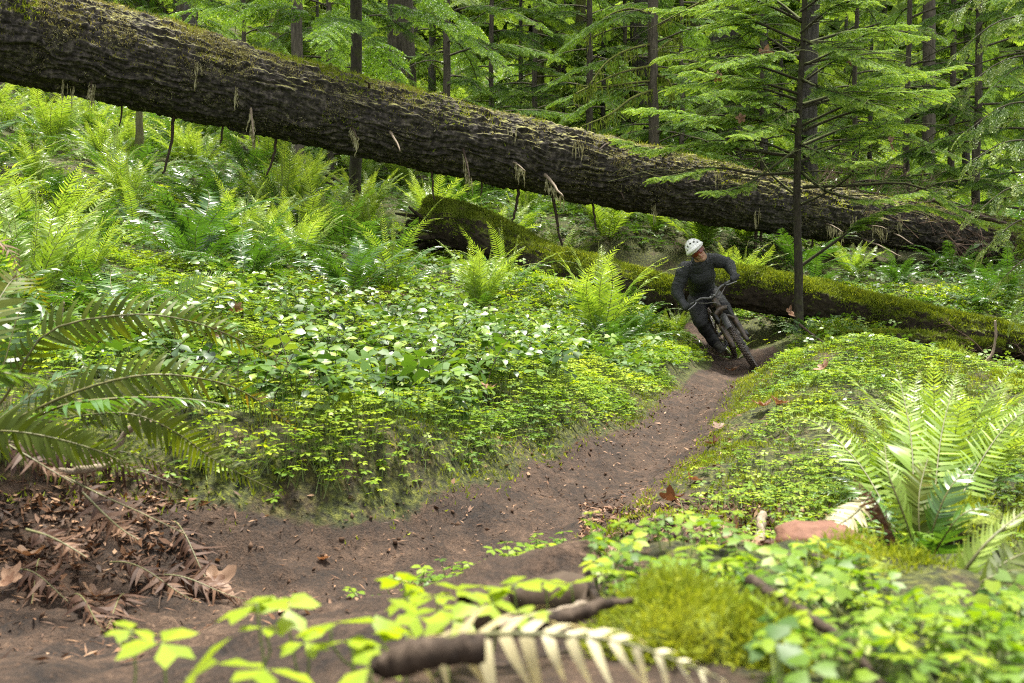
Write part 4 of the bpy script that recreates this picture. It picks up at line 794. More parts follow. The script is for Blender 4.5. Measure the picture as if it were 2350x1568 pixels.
def trunk_geo(g, h, r0, seed, k=14, n=30, flare=.5, bend=.02, amp=.06, top=.25):
    r = np.random.RandomState(seed); z = np.concatenate([np.linspace(-.25, 1.2, 9)[:-1], np.linspace(1.2, h, n)]); C = np.stack([np.cumsum(r.normal(0, bend, len(z))) * .5, np.cumsum(r.normal(0, bend, len(z))) * .5, z], -1); C[:, :2] -= C[4, :2]
    R = r0 * (1 - (1 - top) * np.clip(z / h, 0, 1)) * (1 + flare * np.exp(-np.clip(z, 0, 9) / (r0 * 1.6 + .05))); V, Q, T = tube(C, R, k, False); b = V.reshape(len(z), k, 3); q = b * np.array([7 / max(.3, r0 * 4), 7 / max(.3, r0 * 4), 1.6]); dd = norm(b - C[:, None]) * ((fbm(q, 3, seed) - .5) * 2 * amp * R[:, None] * 2)[..., None]
    ang = np.arange(k) / k * 6.283; dd = dd + norm(b - C[:, None]) * (R * .25 * np.exp(-np.clip(z, 0, 9) / .35))[:, None, None] * (np.sin(ang * 5 + seed)[None, :, None]); g.add((b + dd).reshape(-1, 3), Q, .5); return C, R
def conifer(seed, h=12, r0=.11, clear=.8, nb=54, lmax=2.4, size=.5, dens=9, sprays=None, bark='bark_brown', leaf='hemlock', dead=.12, mossy=0, ztop=1.0, low=1.0):
    """meshes of one tree, foot at the origin: trunk with its limbs, crown, hanging moss"""
    r = np.random.RandomState(seed); T = Geo(); K = Geo(); G_ = Geo(); C, R = trunk_geo(T, h, r0, seed)
    for i in range(nb):
        f = (i + r.uniform(0, 1)) / nb; z = clear + (h * .97 - clear) * f ** 1.25 * ztop; c0 = np.array([np.interp(z, C[:, 2], C[:, k]) for k in range(3)]); L = lmax * (1 - .8 * (z / h) ** 1.2) * r.uniform(.6, 1.1) * (low if z < 3 else 1)
        B = branch_curve(c0, i * 2.399 + r.normal(0, .4), L, r.uniform(.05, .35), r.uniform(.25, .55), seed * 77 + i); th = .008 + .007 * L; addtube(T, B, np.linspace(th, th * .25, len(B)), 4, .5, 0, False)
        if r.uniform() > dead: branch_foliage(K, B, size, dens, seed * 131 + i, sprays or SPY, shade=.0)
        if mossy and r.uniform() < mossy:
            for q in range(26):
                f2 = r.uniform(.1, .95); pp = np.array([np.interp(f2, np.linspace(0, 1, len(B)), B[:, k]) for k in range(3)]); hanging_strip(G_, pp, r.uniform(.06, .28), r.uniform(.006, .014), seed * 999 + i * 30 + q)
    out = [('trunk', T.mesh('trunk', M[bark])), ('crown', K.mesh('crown', M[leaf], False))]
    if G_.n: out.append(('hanging_moss', G_.mesh('hanging_moss', M['moss'], False)))
    return out
def plant(kind, parts, x, y, label, cat='tree', group=None, rz=0.0, s=1.0, z=None, sz=None):
    t = empty(kind, (x, y, Hs(x, y) - .03 if z is None else z), rz); t.scale = (s, s, sz or s); tag(t, label, cat, group)
    for nm, me in parts:
        q = link(nm, me, t)
        if nm == 'hanging_moss': q['kind'] = 'stuff'
    return t
CONS = [conifer(1, 12, .065, .5, 60, 2.5, .42, 11), conifer(2, 14, .085, 1.2, 56, 2.9, .44, 10, dead=.15, mossy=.25), conifer(3, 10, .055, .4, 52, 2.1, .38, 12), conifer(4, 16, .10, 1.8, 54, 3.2, .48, 9, dead=.2, mossy=.35)]
FARC = [conifer(11, 17, .10, 1.0, 60, 3.0, .85, 4.5, SPYF, 'bark_grey', 'hemlock_far', .05), conifer(12, 22, .14, 2.0, 66, 3.6, 1.0, 4, SPYF, 'bark_grey', 'hemlock_far', .05), conifer(13, 13, .08, .6, 50, 2.6, .75, 4.5, SPYF, 'bark_grey', 'hemlock_far', .05)]
def pole(seed, h, r0, bark, k=22, flare=.5):
    g = Geo(); trunk_geo(g, h, r0, seed, k, 46, flare, .015, .09, .6); return [('trunk', g.mesh('trunk', M[bark]))]
def tree_at(u, v, Y, parts, label, kind='conifer', **k):
    p = P(u, v, Y); return plant(kind, parts, p[0], p[1], label, **k)
# trunks one can tell apart
t = tree_at(685, 440, 17, pole(31, 16, .115, 'bark_brown', 16, 1.6), 'slim brown trunk with a mossy flared foot behind the great fallen trunk', 'tree')
g = Geo(); o = np.array(t.location)
for k, (az, L) in enumerate([(-.5, 1.1), (.1, 1.3), (3.4, .9), (-1.4, .7), (2.6, .6)]):
    c = np.stack([np.cos(az) * np.linspace(.05, L, 8), np.sin(az) * np.linspace(.05, L, 8), np.linspace(.45, -.05, 8) ** 1.0], -1); c[:, 2] = .42 * np.exp(-np.linspace(0, 3, 8)) + np.array([Hs(o[0] + q[0], o[1] + q[1]) for q in c]) - o[2] + .01; addtube(g, c, np.linspace(.11, .03, 8), 7)
g.build('root', M['log_mossy'], t)
tree_at(815, 515, 13.9, pole(32, 15, .092, 'bark_sapling', 14, .5) + [conifer(33, 12, .07, 2.4, 46, 3.2, .55, 8, mossy=.3)[1]], 'dark slender trunk with drooping sprays just behind the great trunk')
tree_at(922, 440, 20, pole(34, 22, .31, 'bark_brown', 26, .5), 'stout dark trunk right of the dark slender one', 'tree')
tree_at(428, 60, 31, pole(35, 26, .36, 'bark_grey', 26, .4), 'pale thick trunk at the upper left above the fallen trunk', 'tree', z=float(P(428, 150, 31)[2]) - 1)
t5 = tree_at(1503, 330, 17.6, pole(36, 16, .105, 'bark_brown', 14, .4), 'straight dark trunk with mossy drooping boughs, top centre right', 'tree')
o5 = np.array(t5.location)
for k, (pts, dy) in enumerate([([(1503,100),(1440,115),(1390,145),(1350,200)],-.8),([(1503,150),(1430,165),(1370,190),(1320,215)],-1.0),([(1503,185),(1440,192),(1380,200),(1330,196)],-.5),([(1503,205),(1450,225),(1400,262),(1335,290)],-1.6),([(1506,60),(1560,30),(1620,0),(1680,-20)],-.6),([(1506,120),(1535,95),(1560,85)],.3),([(1503,40),(1450,20),(1390,40),(1340,90)],.4),([(1506,170),(1535,185),(1545,225)],-.4)]):
    m_ = len(pts); c = spline([P(u, v, 17.6 + dy * q / (m_ - 1)) - o5 for q, (u, v) in enumerate(pts)], 14); g = Geo(); addtube(g, c, np.linspace(.030, .010, 14), 6); b = g.build('branch', M['bark_mossy'], t5); g = Geo(); r = np.random.RandomState(k + 20)
    for q in range(70): hanging_strip(g, c[r.randint(1, 14)] + r.normal(0, .03, 3), r.uniform(.06, .34), r.uniform(.006, .014), k * 90 + q)
    hm_ = g.build('hanging_moss', M['moss'], b, False); hm_['kind'] = 'stuff'
tree_at(1660, 470, 27, pole(37, 26, .46, 'bark_grey', 26, .4), 'thick grey trunk partly hidden by the sapling, left of it', 'tree')
tree_at(1857, 470, 22, pole(38, 20, .19, 'bark_grey', 16, .4), 'brown trunk directly behind the sapling', 'tree')
tree_at(1237, 330, 27, pole(39, 18, .16, 'bark_mossy', 14, .5), 'pale mossy trunk in the top centre, left of the dark pair', 'broadleaf_tree')
tree_at(1273, 330, 30, pole(40, 20, .20, 'bark_brown', 14, .5), 'dark straight trunk right beside the pale mossy trunk', 'tree')
tree_at(1335, 300, 30, pole(41, 20, .17, 'bark_mossy', 14, .5), 'narrow moss covered trunk between the two dark trunks, top centre', 'broadleaf_tree')
tree_at(1470, 400, 27, pole(42, 24, .36, 'bark_grey', 22, .4), 'broad grey trunk behind the straight dark trunk', 'tree')
tree_at(1593, 420, 28, pole(43, 20, .15, 'bark_mossy', 14, .5), 'thin mossy trunk left of the thick grey one', 'broadleaf_tree')
tree_at(1628, 430, 29, pole(44, 20, .16, 'bark_mossy', 14, .5), 'thin mossy trunk touching the thick grey one', 'broadleaf_tree')
tree_at(2130, 430, 24, pole(45, 18, .17, 'bark_brown', 14, .5), 'dark trunk at the right seen through the saplings outer sprays', 'tree')
tree_at(630, 250, 26, pole(46, 16, .14, 'bark_mossy', 14, .5), 'thin mossy trunk at the upper left, left of the brown one', 'broadleaf_tree')
tree_at(-5, 400, 16.5, pole(47, 16, .13, 'bark_brown', 14, .5), 'dark trunk cut by the left edge under the fallen trunk', 'tree')
tree_at(320, 372, 15.2, pole(48, 1.7, .075, 'bark_mossy', 12, .3), 'short mossy snag standing under the left of the fallen trunk', 'snag', cat='snag')
tree_at(150, 270, 21, pole(49, 16, .25, 'bark_brown', 14, .5), 'thick trunk behind the left part of the fallen trunk, only its foot showing', 'tree')
# conifers whose boughs fill the upper part of the picture
for k, (u, v, Y, c, s, rz, lab) in enumerate([
 (760,430,18.5,0,1.0,.3,'dark hemlock left of the dark slender trunk'),(1030,430,19.0,1,1.0,1.2,'hemlock with long drooping boughs right of the stout dark trunk'),(1130,400,22,0,1.05,2.2,'hemlock filling the gap above the middle of the fallen trunk'),
 (560,300,21,2,1.1,.8,'small hemlock above the left third of the fallen trunk'),(1350,400,22,3,.9,4.2,'hemlock with mossy boughs left of the straight dark trunk'),(1560,420,20,2,1.1,2.6,'young hemlock between the straight dark trunk and the sapling'),
 (1500,330,17.7,1,.85,5.2,'mossy limbed hemlock at the straight dark trunk'),(1750,430,22,0,.95,.9,'bright hemlock behind the left boughs of the sapling'),(1960,450,21,2,1.2,3.2,'bright hemlock behind the right boughs of the sapling'),
 (2080,470,19,0,1.05,2.0,'hemlock right of the sapling with hanging sprays'),(2240,480,18,1,1.0,5.5,'large hemlock filling the upper right'),(2380,560,16.5,0,1.0,.2,'hemlock cut by the right edge above the fallen trunk'),
 (900,350,25,3,.95,1.7,'tall hemlock far behind the stout dark trunk'),(1230,330,25,1,.9,.6,'hemlock far back beside the pale mossy trunk'),(1430,350,26,0,1.1,4.9,'hemlock far back behind the broad grey trunk'),(420,200,27,1,.9,2.7,'hemlock at the foot of the pale thick trunk'),
 (2180,450,26,3,1.0,3.9,'tall hemlock far back at the upper right'),(1650,430,30,1,1.0,3.0,'hemlock far back behind the thick grey trunk')]):
    tree_at(u, v, Y, CONS[c], lab, 'hemlock', rz=rz, s=s, group='hemlocks behind the fallen trunk')
r = np.random.RandomState(77); n = 0; cells = []
for k in range(900):
    Y = r.uniform(27, 44); X = r.uniform(-.62, .62) * Y
    if any(math.hypot(X - a, Y - b) < 2.3 for a, b in cells): continue
    cells.append((X, Y))
cells.sort(); cnt = {}
for X, Y in cells[::3][:32]:
    u, v, _ = project(np.array([X, Y, 3.0])); zn = 'at the far left' if u < 500 else 'left of the top centre' if u < 1100 else 'in the top centre' if u < 1600 else 'behind the sapling' if u < 2050 else 'at the far right'
    w = 'pale tall' if Y > 36 else 'dark tall'; cnt[(zn, w)] = cnt.get((zn, w), 0) + 1; q = cnt[(zn, w)]
    plant('conifer', FARC[r.randint(3)], X, Y, f'{w} background conifer, {ORD[q - 1] if q <= 14 else "last"} from the left {zn}', group='background conifers', rz=r.uniform(0, 6.28), s=r.uniform(.6, .9))
g = Geo(); K = Geo(); r = np.random.RandomState(78); src = FARC[0][1][1], FARC[1][1][1]      # the wood beyond them, one mass
fw = Geo(); N = 240; Y = r.uniform(46, 80, N); X = r.uniform(-.68, .68, N) * Y
for k in range(N):
    z0 = float(base_h(np.array([X[k]]), np.array([Y[k]]))[0]); h = r.uniform(7, 13)
    m = 150; z = h * r.uniform(.02, 1, m) ** 1.1; rr = (1 - z / h) * h * .19 * np.sqrt(r.uniform(0.1, 1, m)) + .2; a = r.uniform(0, 6.28, m); O = np.stack([X[k] + rr * np.cos(a), Y[k] + rr * np.sin(a), z0 + z], -1); s = r.uniform(.9, 2.0, m)
    TV = np.array([[0, 0, 0], [.5, .35, -.08], [1, .05, -.3], [.45, -.38, -.1]]); V, Q = inst(TV, np.array([[0, 1, 2, 3]]), euler(r.normal(0, .4, m), r.normal(.15, .3, m), a) * s[:, None, None], O); fw.add(V, Q, np.clip(r.normal(.5, .22, m), 0, 1))
    addtube(fw, np.array([[X[k], Y[k], z0 - .5], [X[k], Y[k], z0 + h]]), [.25, .03], 5, .5, 1, False)
o = fw.build('far_wood', [M['hemlock_far'], M['bark_brown']], None, False); tag(o, 'far wood of tall conifers closing the background', kind='stuff')

# the slender sapling in front of the trunk, every bough set out
o = P(1833, 748, 11.4); o[2] = Hs(o[0], o[1]) - .02; sp_ = empty('hemlock_sapling', o); tag(sp_, 'slender hemlock sapling with layered boughs, standing in front of both logs', 'tree')
def PL(u, v, Y): return P(u, v, Y) - o
tc = spline([PL(1833,752,11.4), PL(1832,600,11.4), PL(1829,430,11.4), PL(1834,250,11.4), PL(1845,60,11.4), PL(1850,-160,11.4), PL(1852,-420,11.4)], 60)
g = Geo(); V, Q, T_ = tube(tc, np.linspace(.056, .022, 60) * (1 + .25 * np.exp(-np.linspace(0, 30, 60))), 14, False); V = V + norm(V - np.repeat(tc, 14, 0)) * ((fbm(V * np.array([30, 30, 8]), 3, 3) - .5) * .014)[:, None]; g.add(V, Q); g.build('trunk', M['bark_sapling'], sp_)
LIMB = [ # along each bough: sight points, distance offset at the tip (towards us is negative)
 ([(1838,610),(1930,545),(1990,500),(2090,470),(2200,500)],-.5,1),([(1842,430),(1960,425),(2100,425),(2230,500),(2330,520)],-.9,.5),([(1828,450),(1770,400),(1740,350),(1720,300)],.5,.4),([(1826,395),(1740,400),(1650,385),(1560,400),(1500,410)],-.9,.6),
 ([(1828,360),(1720,345),(1600,330),(1500,345),(1420,320)],-.6,1),([(1845,360),(1930,330),(2000,300),(2080,250)],.7,.8),([(1842,300),(1930,265),(2040,235),(2150,215),(2230,180)],-.4,1),([(1828,290),(1740,275),(1640,270),(1530,255),(1455,250)],-.7,1),
 ([(1842,240),(1920,215),(2010,180),(2110,170),(2200,150)],.8,1),([(1832,215),(1750,190),(1660,175),(1580,165)],-.9,1),([(1845,150),(1920,115),(2010,70),(2090,60)],-.3,1),([(1836,135),(1760,85),(1690,50),(1620,65)],.6,1),
 ([(1846,70),(1900,30),(1980,0),(2060,-15)],.4,1),([(1840,50),(1770,15),(1690,-10),(1610,15)],-.6,1),([(1848,0),(1920,-50),(2000,-80)],-.5,1),([(1845,-10),(1780,-50),(1700,-70)],.3,1),([(1838,470),(1900,440),(1960,390),(1975,300)],-.9,.5),
 ([(1834,330),(1870,345),(1930,375),(1990,370)],-1.3,.8),([(1834,250),(1800,260),(1745,300),(1690,310)],-1.4,.9),([(1838,180),(1880,200),(1960,225),(2050,265)],-1.3,1),([(1848,-60),(1900,-90),(1970,-120)],-.9,1),([(1846,-80),(1790,-110),(1720,-130)],-.6,1),
 ([(1838,110),(1800,125),(1720,130),(1650,150)],-1.3,1),([(1842,90),(1880,105),(1960,125),(2040,160)],-1.2,1),([(1832,340),(1790,370),(1700,430),(1620,440)],-1.2,.5),([(1840,395),(1900,440),(2000,460),(2110,440)],-1.4,.6)]
rl = np.random.RandomState(5)
for q in range(22):
    v = -110 + q * 22 + rl.uniform(-8, 8); s_ = 1 if q % 2 else -1; L_ = rl.uniform(190, 360) * (1 - .25 * (v < 60)); e_ = rl.uniform(-60, 10) if v > 150 else rl.uniform(-50, 40); LIMB.append(([(1836, v + 25), (1836 + s_ * L_ * .5, v - 15 + e_ * .5), (1836 + s_ * L_, v + e_)], rl.uniform(-1.3, 1.3), .9 if v < 330 else .5))
for k, (pts, dy, fol) in enumerate(LIMB):
    m = len(pts); c = spline([PL(u, v, 11.4 + dy * (q / (m - 1)) ** 1.2) for q, (u, v) in enumerate(pts)], 14); L = np.linalg.norm(np.diff(c, axis=0), axis=1).sum(); g = Geo(); addtube(g, c, np.linspace(.011 + .006 * L, .004, 14), 5, .5, 0, False); r = np.random.RandomState(k + 700)
    for q in range(7):
        f = r.uniform(.15, .8); p = c[int(f * 13)]; d = norm(c[-1] - c[0]); a = math.atan2(d[1], d[0]) + r.choice([-1, 1]) * r.uniform(.4, 1.0); b2 = branch_curve(p, a, L * r.uniform(.2, .45), r.uniform(-.1, .25), .25, k * 31 + q, 6, .05); addtube(g, b2, np.linspace(.007, .002, 6), 4, .5, 0, False)
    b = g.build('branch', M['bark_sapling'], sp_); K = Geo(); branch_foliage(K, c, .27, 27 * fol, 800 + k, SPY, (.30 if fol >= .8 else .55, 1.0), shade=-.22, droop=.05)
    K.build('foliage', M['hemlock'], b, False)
# cedar boughs reaching in from the right edge
x0, y0 = 6.6, 11.6; c_ = empty('cedar', (x0, y0, Hs(x0, y0))); tag(c_, 'cedar just outside the right edge, its pale boughs reaching into the picture', 'tree'); oc = np.array(c_.location)
g = Geo(); trunk_geo(g, 12, .15, 61); g.build('trunk', M['bark_brown'], c_)
for k, (pts, Y) in enumerate([([(2480,380),(2400,330),(2310,325),(2230,370)],10.6),([(2480,470),(2400,430),(2320,430),(2250,480)],10.4),([(2480,560),(2420,510),(2340,505),(2260,570)],10.3),([(2490,640),(2420,590),(2360,590),(2300,640)],10.2),([(2480,280),(2400,240),(2310,240),(2220,300)],10.8),([(2480,180),(2400,130),(2300,140),(2200,215)],11.0),([(2480,90),(2390,40),(2290,50),(2200,120)],11.2),([(2480,10),(2380,-40),(2280,-30),(2190,30)],11.2),([(2490,690),(2430,660),(2380,670),(2330,720)],10.0)]):
    c = spline([P(u, v, Y) for u, v in pts], 12) - oc; g = Geo(); addtube(g, c, np.linspace(.02, .004, 12), 5, .5, 0, False); b = g.build('branch', M['bark_brown'], c_); K = Geo(); branch_foliage(K, c, .46, 8, 900 + k, CED, (.0, 1), shade=-.2, droop=.25); K.build('foliage', M['cedar'], b, False)

# ------------------------------------------------------------------ the bicycle and its rider
FC = P(1737, 856, 10.6); RC = P(1684, 824, 11.7); FC[2] = Hs(FC[0], FC[1]) - .012; RC[2] = Hs(RC[0], RC[1]) - .012
ex = norm(FC - RC); side_ = norm(np.cross([0, 0, 1.0], ex)); upv = np.cross(ex, side_); LEAN = math.radians(28)
ey = side_ * math.cos(LEAN) + upv * math.sin(LEAN); ez = upv * math.cos(LEAN) - side_ * math.sin(LEAN)
BM = Matrix([[ex[0], ey[0], ez[0], RC[0]], [ex[1], ey[1], ez[1], RC[1]], [ex[2], ey[2], ez[2], RC[2]], [0, 0, 0, 1]])
M['tyre'] = plain('muddy_rubber', (.014, .012, .010), (.05, .036, .026), 30, .5, 0, 0, .5, None, (.12, .085, .06)); M['frame'] = plain('muddy_dark_frame', (.022, .022, .020), (.060, .044, .030), 12, .4, .0, 0, .5, None, (.14, .095, .06))
M['metal'] = plain('grey_metal', (.20, .20, .20), (.34, .33, .32), 20, .35, .7); M['blackpart'] = plain('black_part', (.012, .012, .012), (.025, .024, .023), 30, .45); M['bar'] = plain('dark_bar', (.10, .10, .095), (.16, .155, .15), 20, .32, .4)
M['cable'] = plain('cable_housing', (.13, .12, .11), (.22, .20, .18), 20, .5)
bike = empty('mountain_bicycle'); bike.matrix_world = BM; tag(bike, 'muddy dark mountain bicycle leaning hard into the bend under the rider', 'bicycle')
WB = 1.19; RW = .37
def wheel(name, cx):
    g = Geo(); n = 72; th = np.linspace(0, 2 * math.pi, n, endpoint=False); k = 12; ph = np.arange(k) / k * 2 * math.pi; r0, a, b = RW - .031, .031, .030
    V = np.stack([(r0 + a * np.cos(ph)[None]) * np.cos(th)[:, None], np.repeat((b * np.sin(ph))[None], n, 0), (r0 + a * np.cos(ph)[None]) * np.sin(th)[:, None]], -1).reshape(-1, 3)
    i = np.arange(n)[:, None]; j = np.arange(k)[None]; g.add(V, np.stack([i * k + j, i * k + (j + 1) % k, ((i + 1) % n) * k + (j + 1) % k, ((i + 1) % n) * k + j], -1).reshape(-1, 4)); BV, BQ = box((0, 0, 0), 1, 1, 1)
    for row, (off, tilt, sx, sy) in enumerate([(-.026, -.75, .016, .013), (-.010, -.25, .018, .013), (.010, .25, .018, .013), (.026, .75, .016, .013)]):
        t2 = np.linspace(0, 2 * math.pi, 64, endpoint=False) + (row % 2) * .05; rr = r0 + a * math.cos(tilt) + .002; X = np.stack([-np.sin(t2), 0 * t2, np.cos(t2)], -1); Rr = np.stack([np.cos(t2), 0 * t2, np.sin(t2)], -1); Z = Rr * math.cos(tilt) + np.array([0, 1, 0]) * math.sin(tilt); Yv = np.cross(Z, X)
        Vv, Qq = inst(BV, BQ, np.stack([X * sx, Yv * sy, Z * .010], -1), Rr * rr + np.array([0, off, 0])); g.add(Vv, Qq)
    w = empty(name); w.parent = bike; w.location = (cx, 0, RW); g.build('tyre', M['tyre'], w)
    g = Geo(); V = np.stack([(r0 - .03 + .014 * np.cos(ph)[None]) * np.cos(th)[:, None], np.repeat((.015 * np.sin(ph))[None], n, 0), (r0 - .03 + .014 * np.cos(ph)[None]) * np.sin(th)[:, None]], -1).reshape(-1, 3); g.add(V, np.stack([i * k + j, i * k + (j + 1) % k, ((i + 1) % n) * k + (j + 1) % k, ((i + 1) % n) * k + j], -1).reshape(-1, 4)); g.build('rim', M['blackpart'], w)
    g = Geo()
    for q in range(28):
        t = q / 28 * 6.283; t2 = t + (.5 if q % 4 < 2 else -.5); addtube(g, np.array([[.025 * math.cos(t2), (.03 if q % 2 else -.03), .025 * math.sin(t2)], [(r0 - .035) * math.cos(t), 0, (r0 - .035) * math.sin(t)]]), .0013, 4)
    g.build('spoke_set', M['metal'], w); g = Geo(); addtube(g, np.array([[0, -.055, 0], [0, -.03, 0], [0, .03, 0], [0, .055, 0]]), [.012, .022, .022, .012], 14); g.build('hub', M['blackpart'], w)
    g = Geo(); t = np.linspace(0, 2 * math.pi, 40, endpoint=False); V = np.concatenate([np.stack([R_ * np.cos(t), 0 * t + y, R_ * np.sin(t)], -1) for R_, y in ((.10, .046), (.072, .046), (.072, .048), (.10, .048))]); jj = np.arange(40); j2 = (jj + 1) % 40; g.add(V, np.concatenate([np.stack([a * 40 + jj, a * 40 + j2, ((a + 1) % 4) * 40 + j2, ((a + 1) % 4) * 40 + jj], -1) for a in range(4)])); g.build('brake_rotor', M['metal'], w)
    return w
STEER = Matrix.Translation((.82, 0, .95)) @ Matrix.Rotation(math.radians(-11), 4, Vector((-.438, 0, .899))) @ Matrix.Translation((-.82, 0, -.95))
fw_ = wheel('front_wheel', WB); fw_.matrix_local = STEER @ Matrix.Translation((WB, 0, RW)); wheel('rear_wheel', 0)
def part(name, mat, *tubes, parent=None, k=12):
    g = Geo()
    for pts, rad_ in tubes: addtube(g, spline(pts, max(6, 3 * len(pts))) if len(pts) > 2 else np.array(pts, float), rad_ if np.ndim(rad_) == 0 else np.interp(np.linspace(0, 1, max(6, 3 * len(pts)) if len(pts) > 2 else 2), np.linspace(0, 1, len(rad_)), rad_), k)
    return g.build(name, M[mat], parent or bike)
BB = (.43, 0, .33); HT = (.83, 0, .93); HB = (.875, 0, .82); ST = (.30, 0, .80)
part('frame', 'frame', ([BB, (.62, 0, .60), (.86, 0, .84)], .036), ([ST, (.55, 0, .82), (.83, 0, .90)], .024), ([BB, (.37, 0, .56), ST], .024), ([HB, HT], .034), ([BB, (.43, -.05, .33)], .035), ([BB, (.43, .05, .33)], .035))
for s in (-1, 1): part('chainstay', 'frame', ([(.40, .035 * s, .33), (.2, .055 * s, .34), (0, .065 * s, .37)], .014), k=8); part('seatstay', 'frame', ([(.36, .03 * s, .62), (.18, .05 * s, .50), (0, .065 * s, .37)], .012), k=8)
part('shock', 'metal', ([(.40, 0, .55), (.58, 0, .66)], .020)); part('seatpost', 'blackpart', ([ST, (.28, 0, .86)], .016))
g = Geo(); V, Q = sphere(20, 12); V = V * np.array([.135, .065, .024]); V[:, 1] *= np.interp(V[:, 0], [-.135, .0, .135], [1.05, .6, .32]); g.add(V + np.array([.26, 0, .885]), Q); g.build('saddle', M['blackpart'], bike)
fk = empty('fork'); fk.parent = bike; fk.matrix_local = STEER
part('crown', 'frame', ([(.905, -.085, .775), (.892, 0, .80), (.905, .085, .775)], [.026, .036, .026]), parent=fk)
for s in (-1, 1): part('lower_leg', 'frame', ([(.985, .085 * s, .66), (1.09, .085 * s, .50), (1.18, .085 * s, .37)], [.034, .031, .024]), parent=fk); part('stanchion', 'blackpart', ([(.905, .085 * s, .79), (1.0, .085 * s, .64)], .019), parent=fk)
part('arch', 'frame', ([(1.02, -.085, .645), (1.06, -.05, .715), (1.065, 0, .73), (1.06, .05, .715), (1.02, .085, .645)], .016), parent=fk)
g = Geo(); t = np.linspace(.8, 2.0, 14); w_ = np.linspace(-.036, .036, 6); tt, ww = np.meshgrid(t, w_, indexing='ij'); rr = RW + .045 - (ww / .036) ** 2 * .014; V = np.stack([WB - rr * np.cos(tt) * -1 * 0 + rr * np.cos(tt), ww, RW + rr * np.sin(tt)], -1).reshape(-1, 3); i = np.arange(13)[:, None] * 6; j = np.arange(5)[None]; Q = np.stack([i + j, i + j + 1, i + 7 + j, i + 6 + j], -1).reshape(-1, 4); g.add(V, Q); g.add(V + np.array([0, 0, .004]), Q[:, ::-1]); g.build('mudguard', M['blackpart'], fk)
g = Geo(); addtube(g, np.array([[1.14, .115, .42], [1.09, .11, .47]]), .024, 8); g.build('brake_caliper', M['blackpart'], fk)
BARZ = .985; BX = .845; TURN = math.radians(3)
def bp(y, dx=0.0, dz=0.0): return tuple(STEER @ Vector((BX + dx - abs(y) * .16, y, BARZ + dz + .03 * min(1, abs(y) / .12))))
part('stem', 'blackpart', ([(.815, 0, .95), (.80, 0, .985)], .022), ([(.805, 0, .97), (BX, 0, BARZ + .002)], .020)); part('handlebar', 'bar', ([bp(-.39), bp(-.2), bp(-.12), bp(-.04, 0, -.025), bp(.04, 0, -.025), bp(.12), bp(.2), bp(.39)], .0145))
for s in (-1, 1):
    part('grip', 'blackpart', ([bp(.265 * s), bp(.395 * s)], .0175)); lv = part('brake_lever', 'metal', ([bp(.20 * s, .01, -.01), bp(.225 * s, .045, -.02), bp(.33 * s, .075, -.035)], [.012, .008, .006]), k=7)
    part('lever_clamp', 'blackpart', ([bp(.185 * s, 0, 0), bp(.215 * s, 0, 0)], .021)); part('stem_bolt_clamp', 'metal', ([bp(.018 * s, 0, -.02), bp(.032 * s, 0, -.02)], .0185))
    part('cable', 'cable', ([bp(.19 * s, .02, -.02), bp(.10 * s, .09, -.06), (BX + .08, .01 * s, BARZ - .09), (.86, -.02 * s, .80)], .0035), k=6)
    a = (0.0 if s < 0 else math.pi); cx, cz = .43 + .165 * math.cos(a), .33 + .165 * math.sin(a) - .01
    cr = part('crank', 'blackpart', ([(.43, .065 * s, .33), (cx, .085 * s, cz)], [.020, .014]), k=8); V, Q = box((cx, .145 * s, cz), .10, .095, .018); g = Geo().add(V, Q); g.build('pedal', M['blackpart'], bike)
g = Geo(); addtube(g, np.array([[.43, -.048, .33], [.43, -.052, .33]]), .068, 28); g.build('chainring', M['metal'], bike)
g = Geo(); addtube(g, np.array([[0, -.035, .37], [0, -.05, .37], [0, -.06, .37]]), [.095, .06, .03], 24); g.build('cassette', M['metal'], bike)

M['skin'] = plain('skin', (.36, .19, .12), (.44, .25, .165), 24, .5); M['jacket'] = plain('dark_jacket', (.010, .012, .012), (.019, .022, .022), 26, .5, 0, .022, .45, (1, 1, 3.0), (.034, .038, .037)); M['trousers'] = plain('black_trousers', (.006, .006, .006), (.012, .012, .0115), 16, .65, 0, .010)
M['glove'] = plain('dark_glove', (.016, .017, .018), (.032, .034, .036), 30, .6); M['shoe'] = plain('muddy_shoe', (.025, .024, .020), (.055, .048, .036), 26, .7); M['helmet'] = plain('white_helmet', (.76, .77, .73), (.82, .82, .79), 10, .3); M['helmet_dark'] = plain('helmet_inside', (.008, .008, .009), (.012, .012, .013), 10, .5)
m, nt, nd, lk, bs = newmat('red_lens'); bs.inputs['Base Color'].default_value = (.16, .025, .012, 1); bs.inputs['Roughness'].default_value = .1; M['lens'] = m
M['beard'] = plain('fair_stubble', (.30, .17, .09), (.40, .25, .15), 90, .7); M['hair'] = plain('brown_hair', (.05, .03, .015), (.09, .055, .03), 60, .7); M['lip'] = plain('lips', (.30, .11, .085), None, 20, .5)
def remesh(o, vox, sm=3, fac=.5):
    md = o.modifiers.new('remesh', 'REMESH'); md.mode = 'VOXEL'; md.voxel_size = vox; md.use_smooth_shade = True; s = o.modifiers.new('smooth', 'SMOOTH'); s.iterations = sm; s.factor = fac; return o
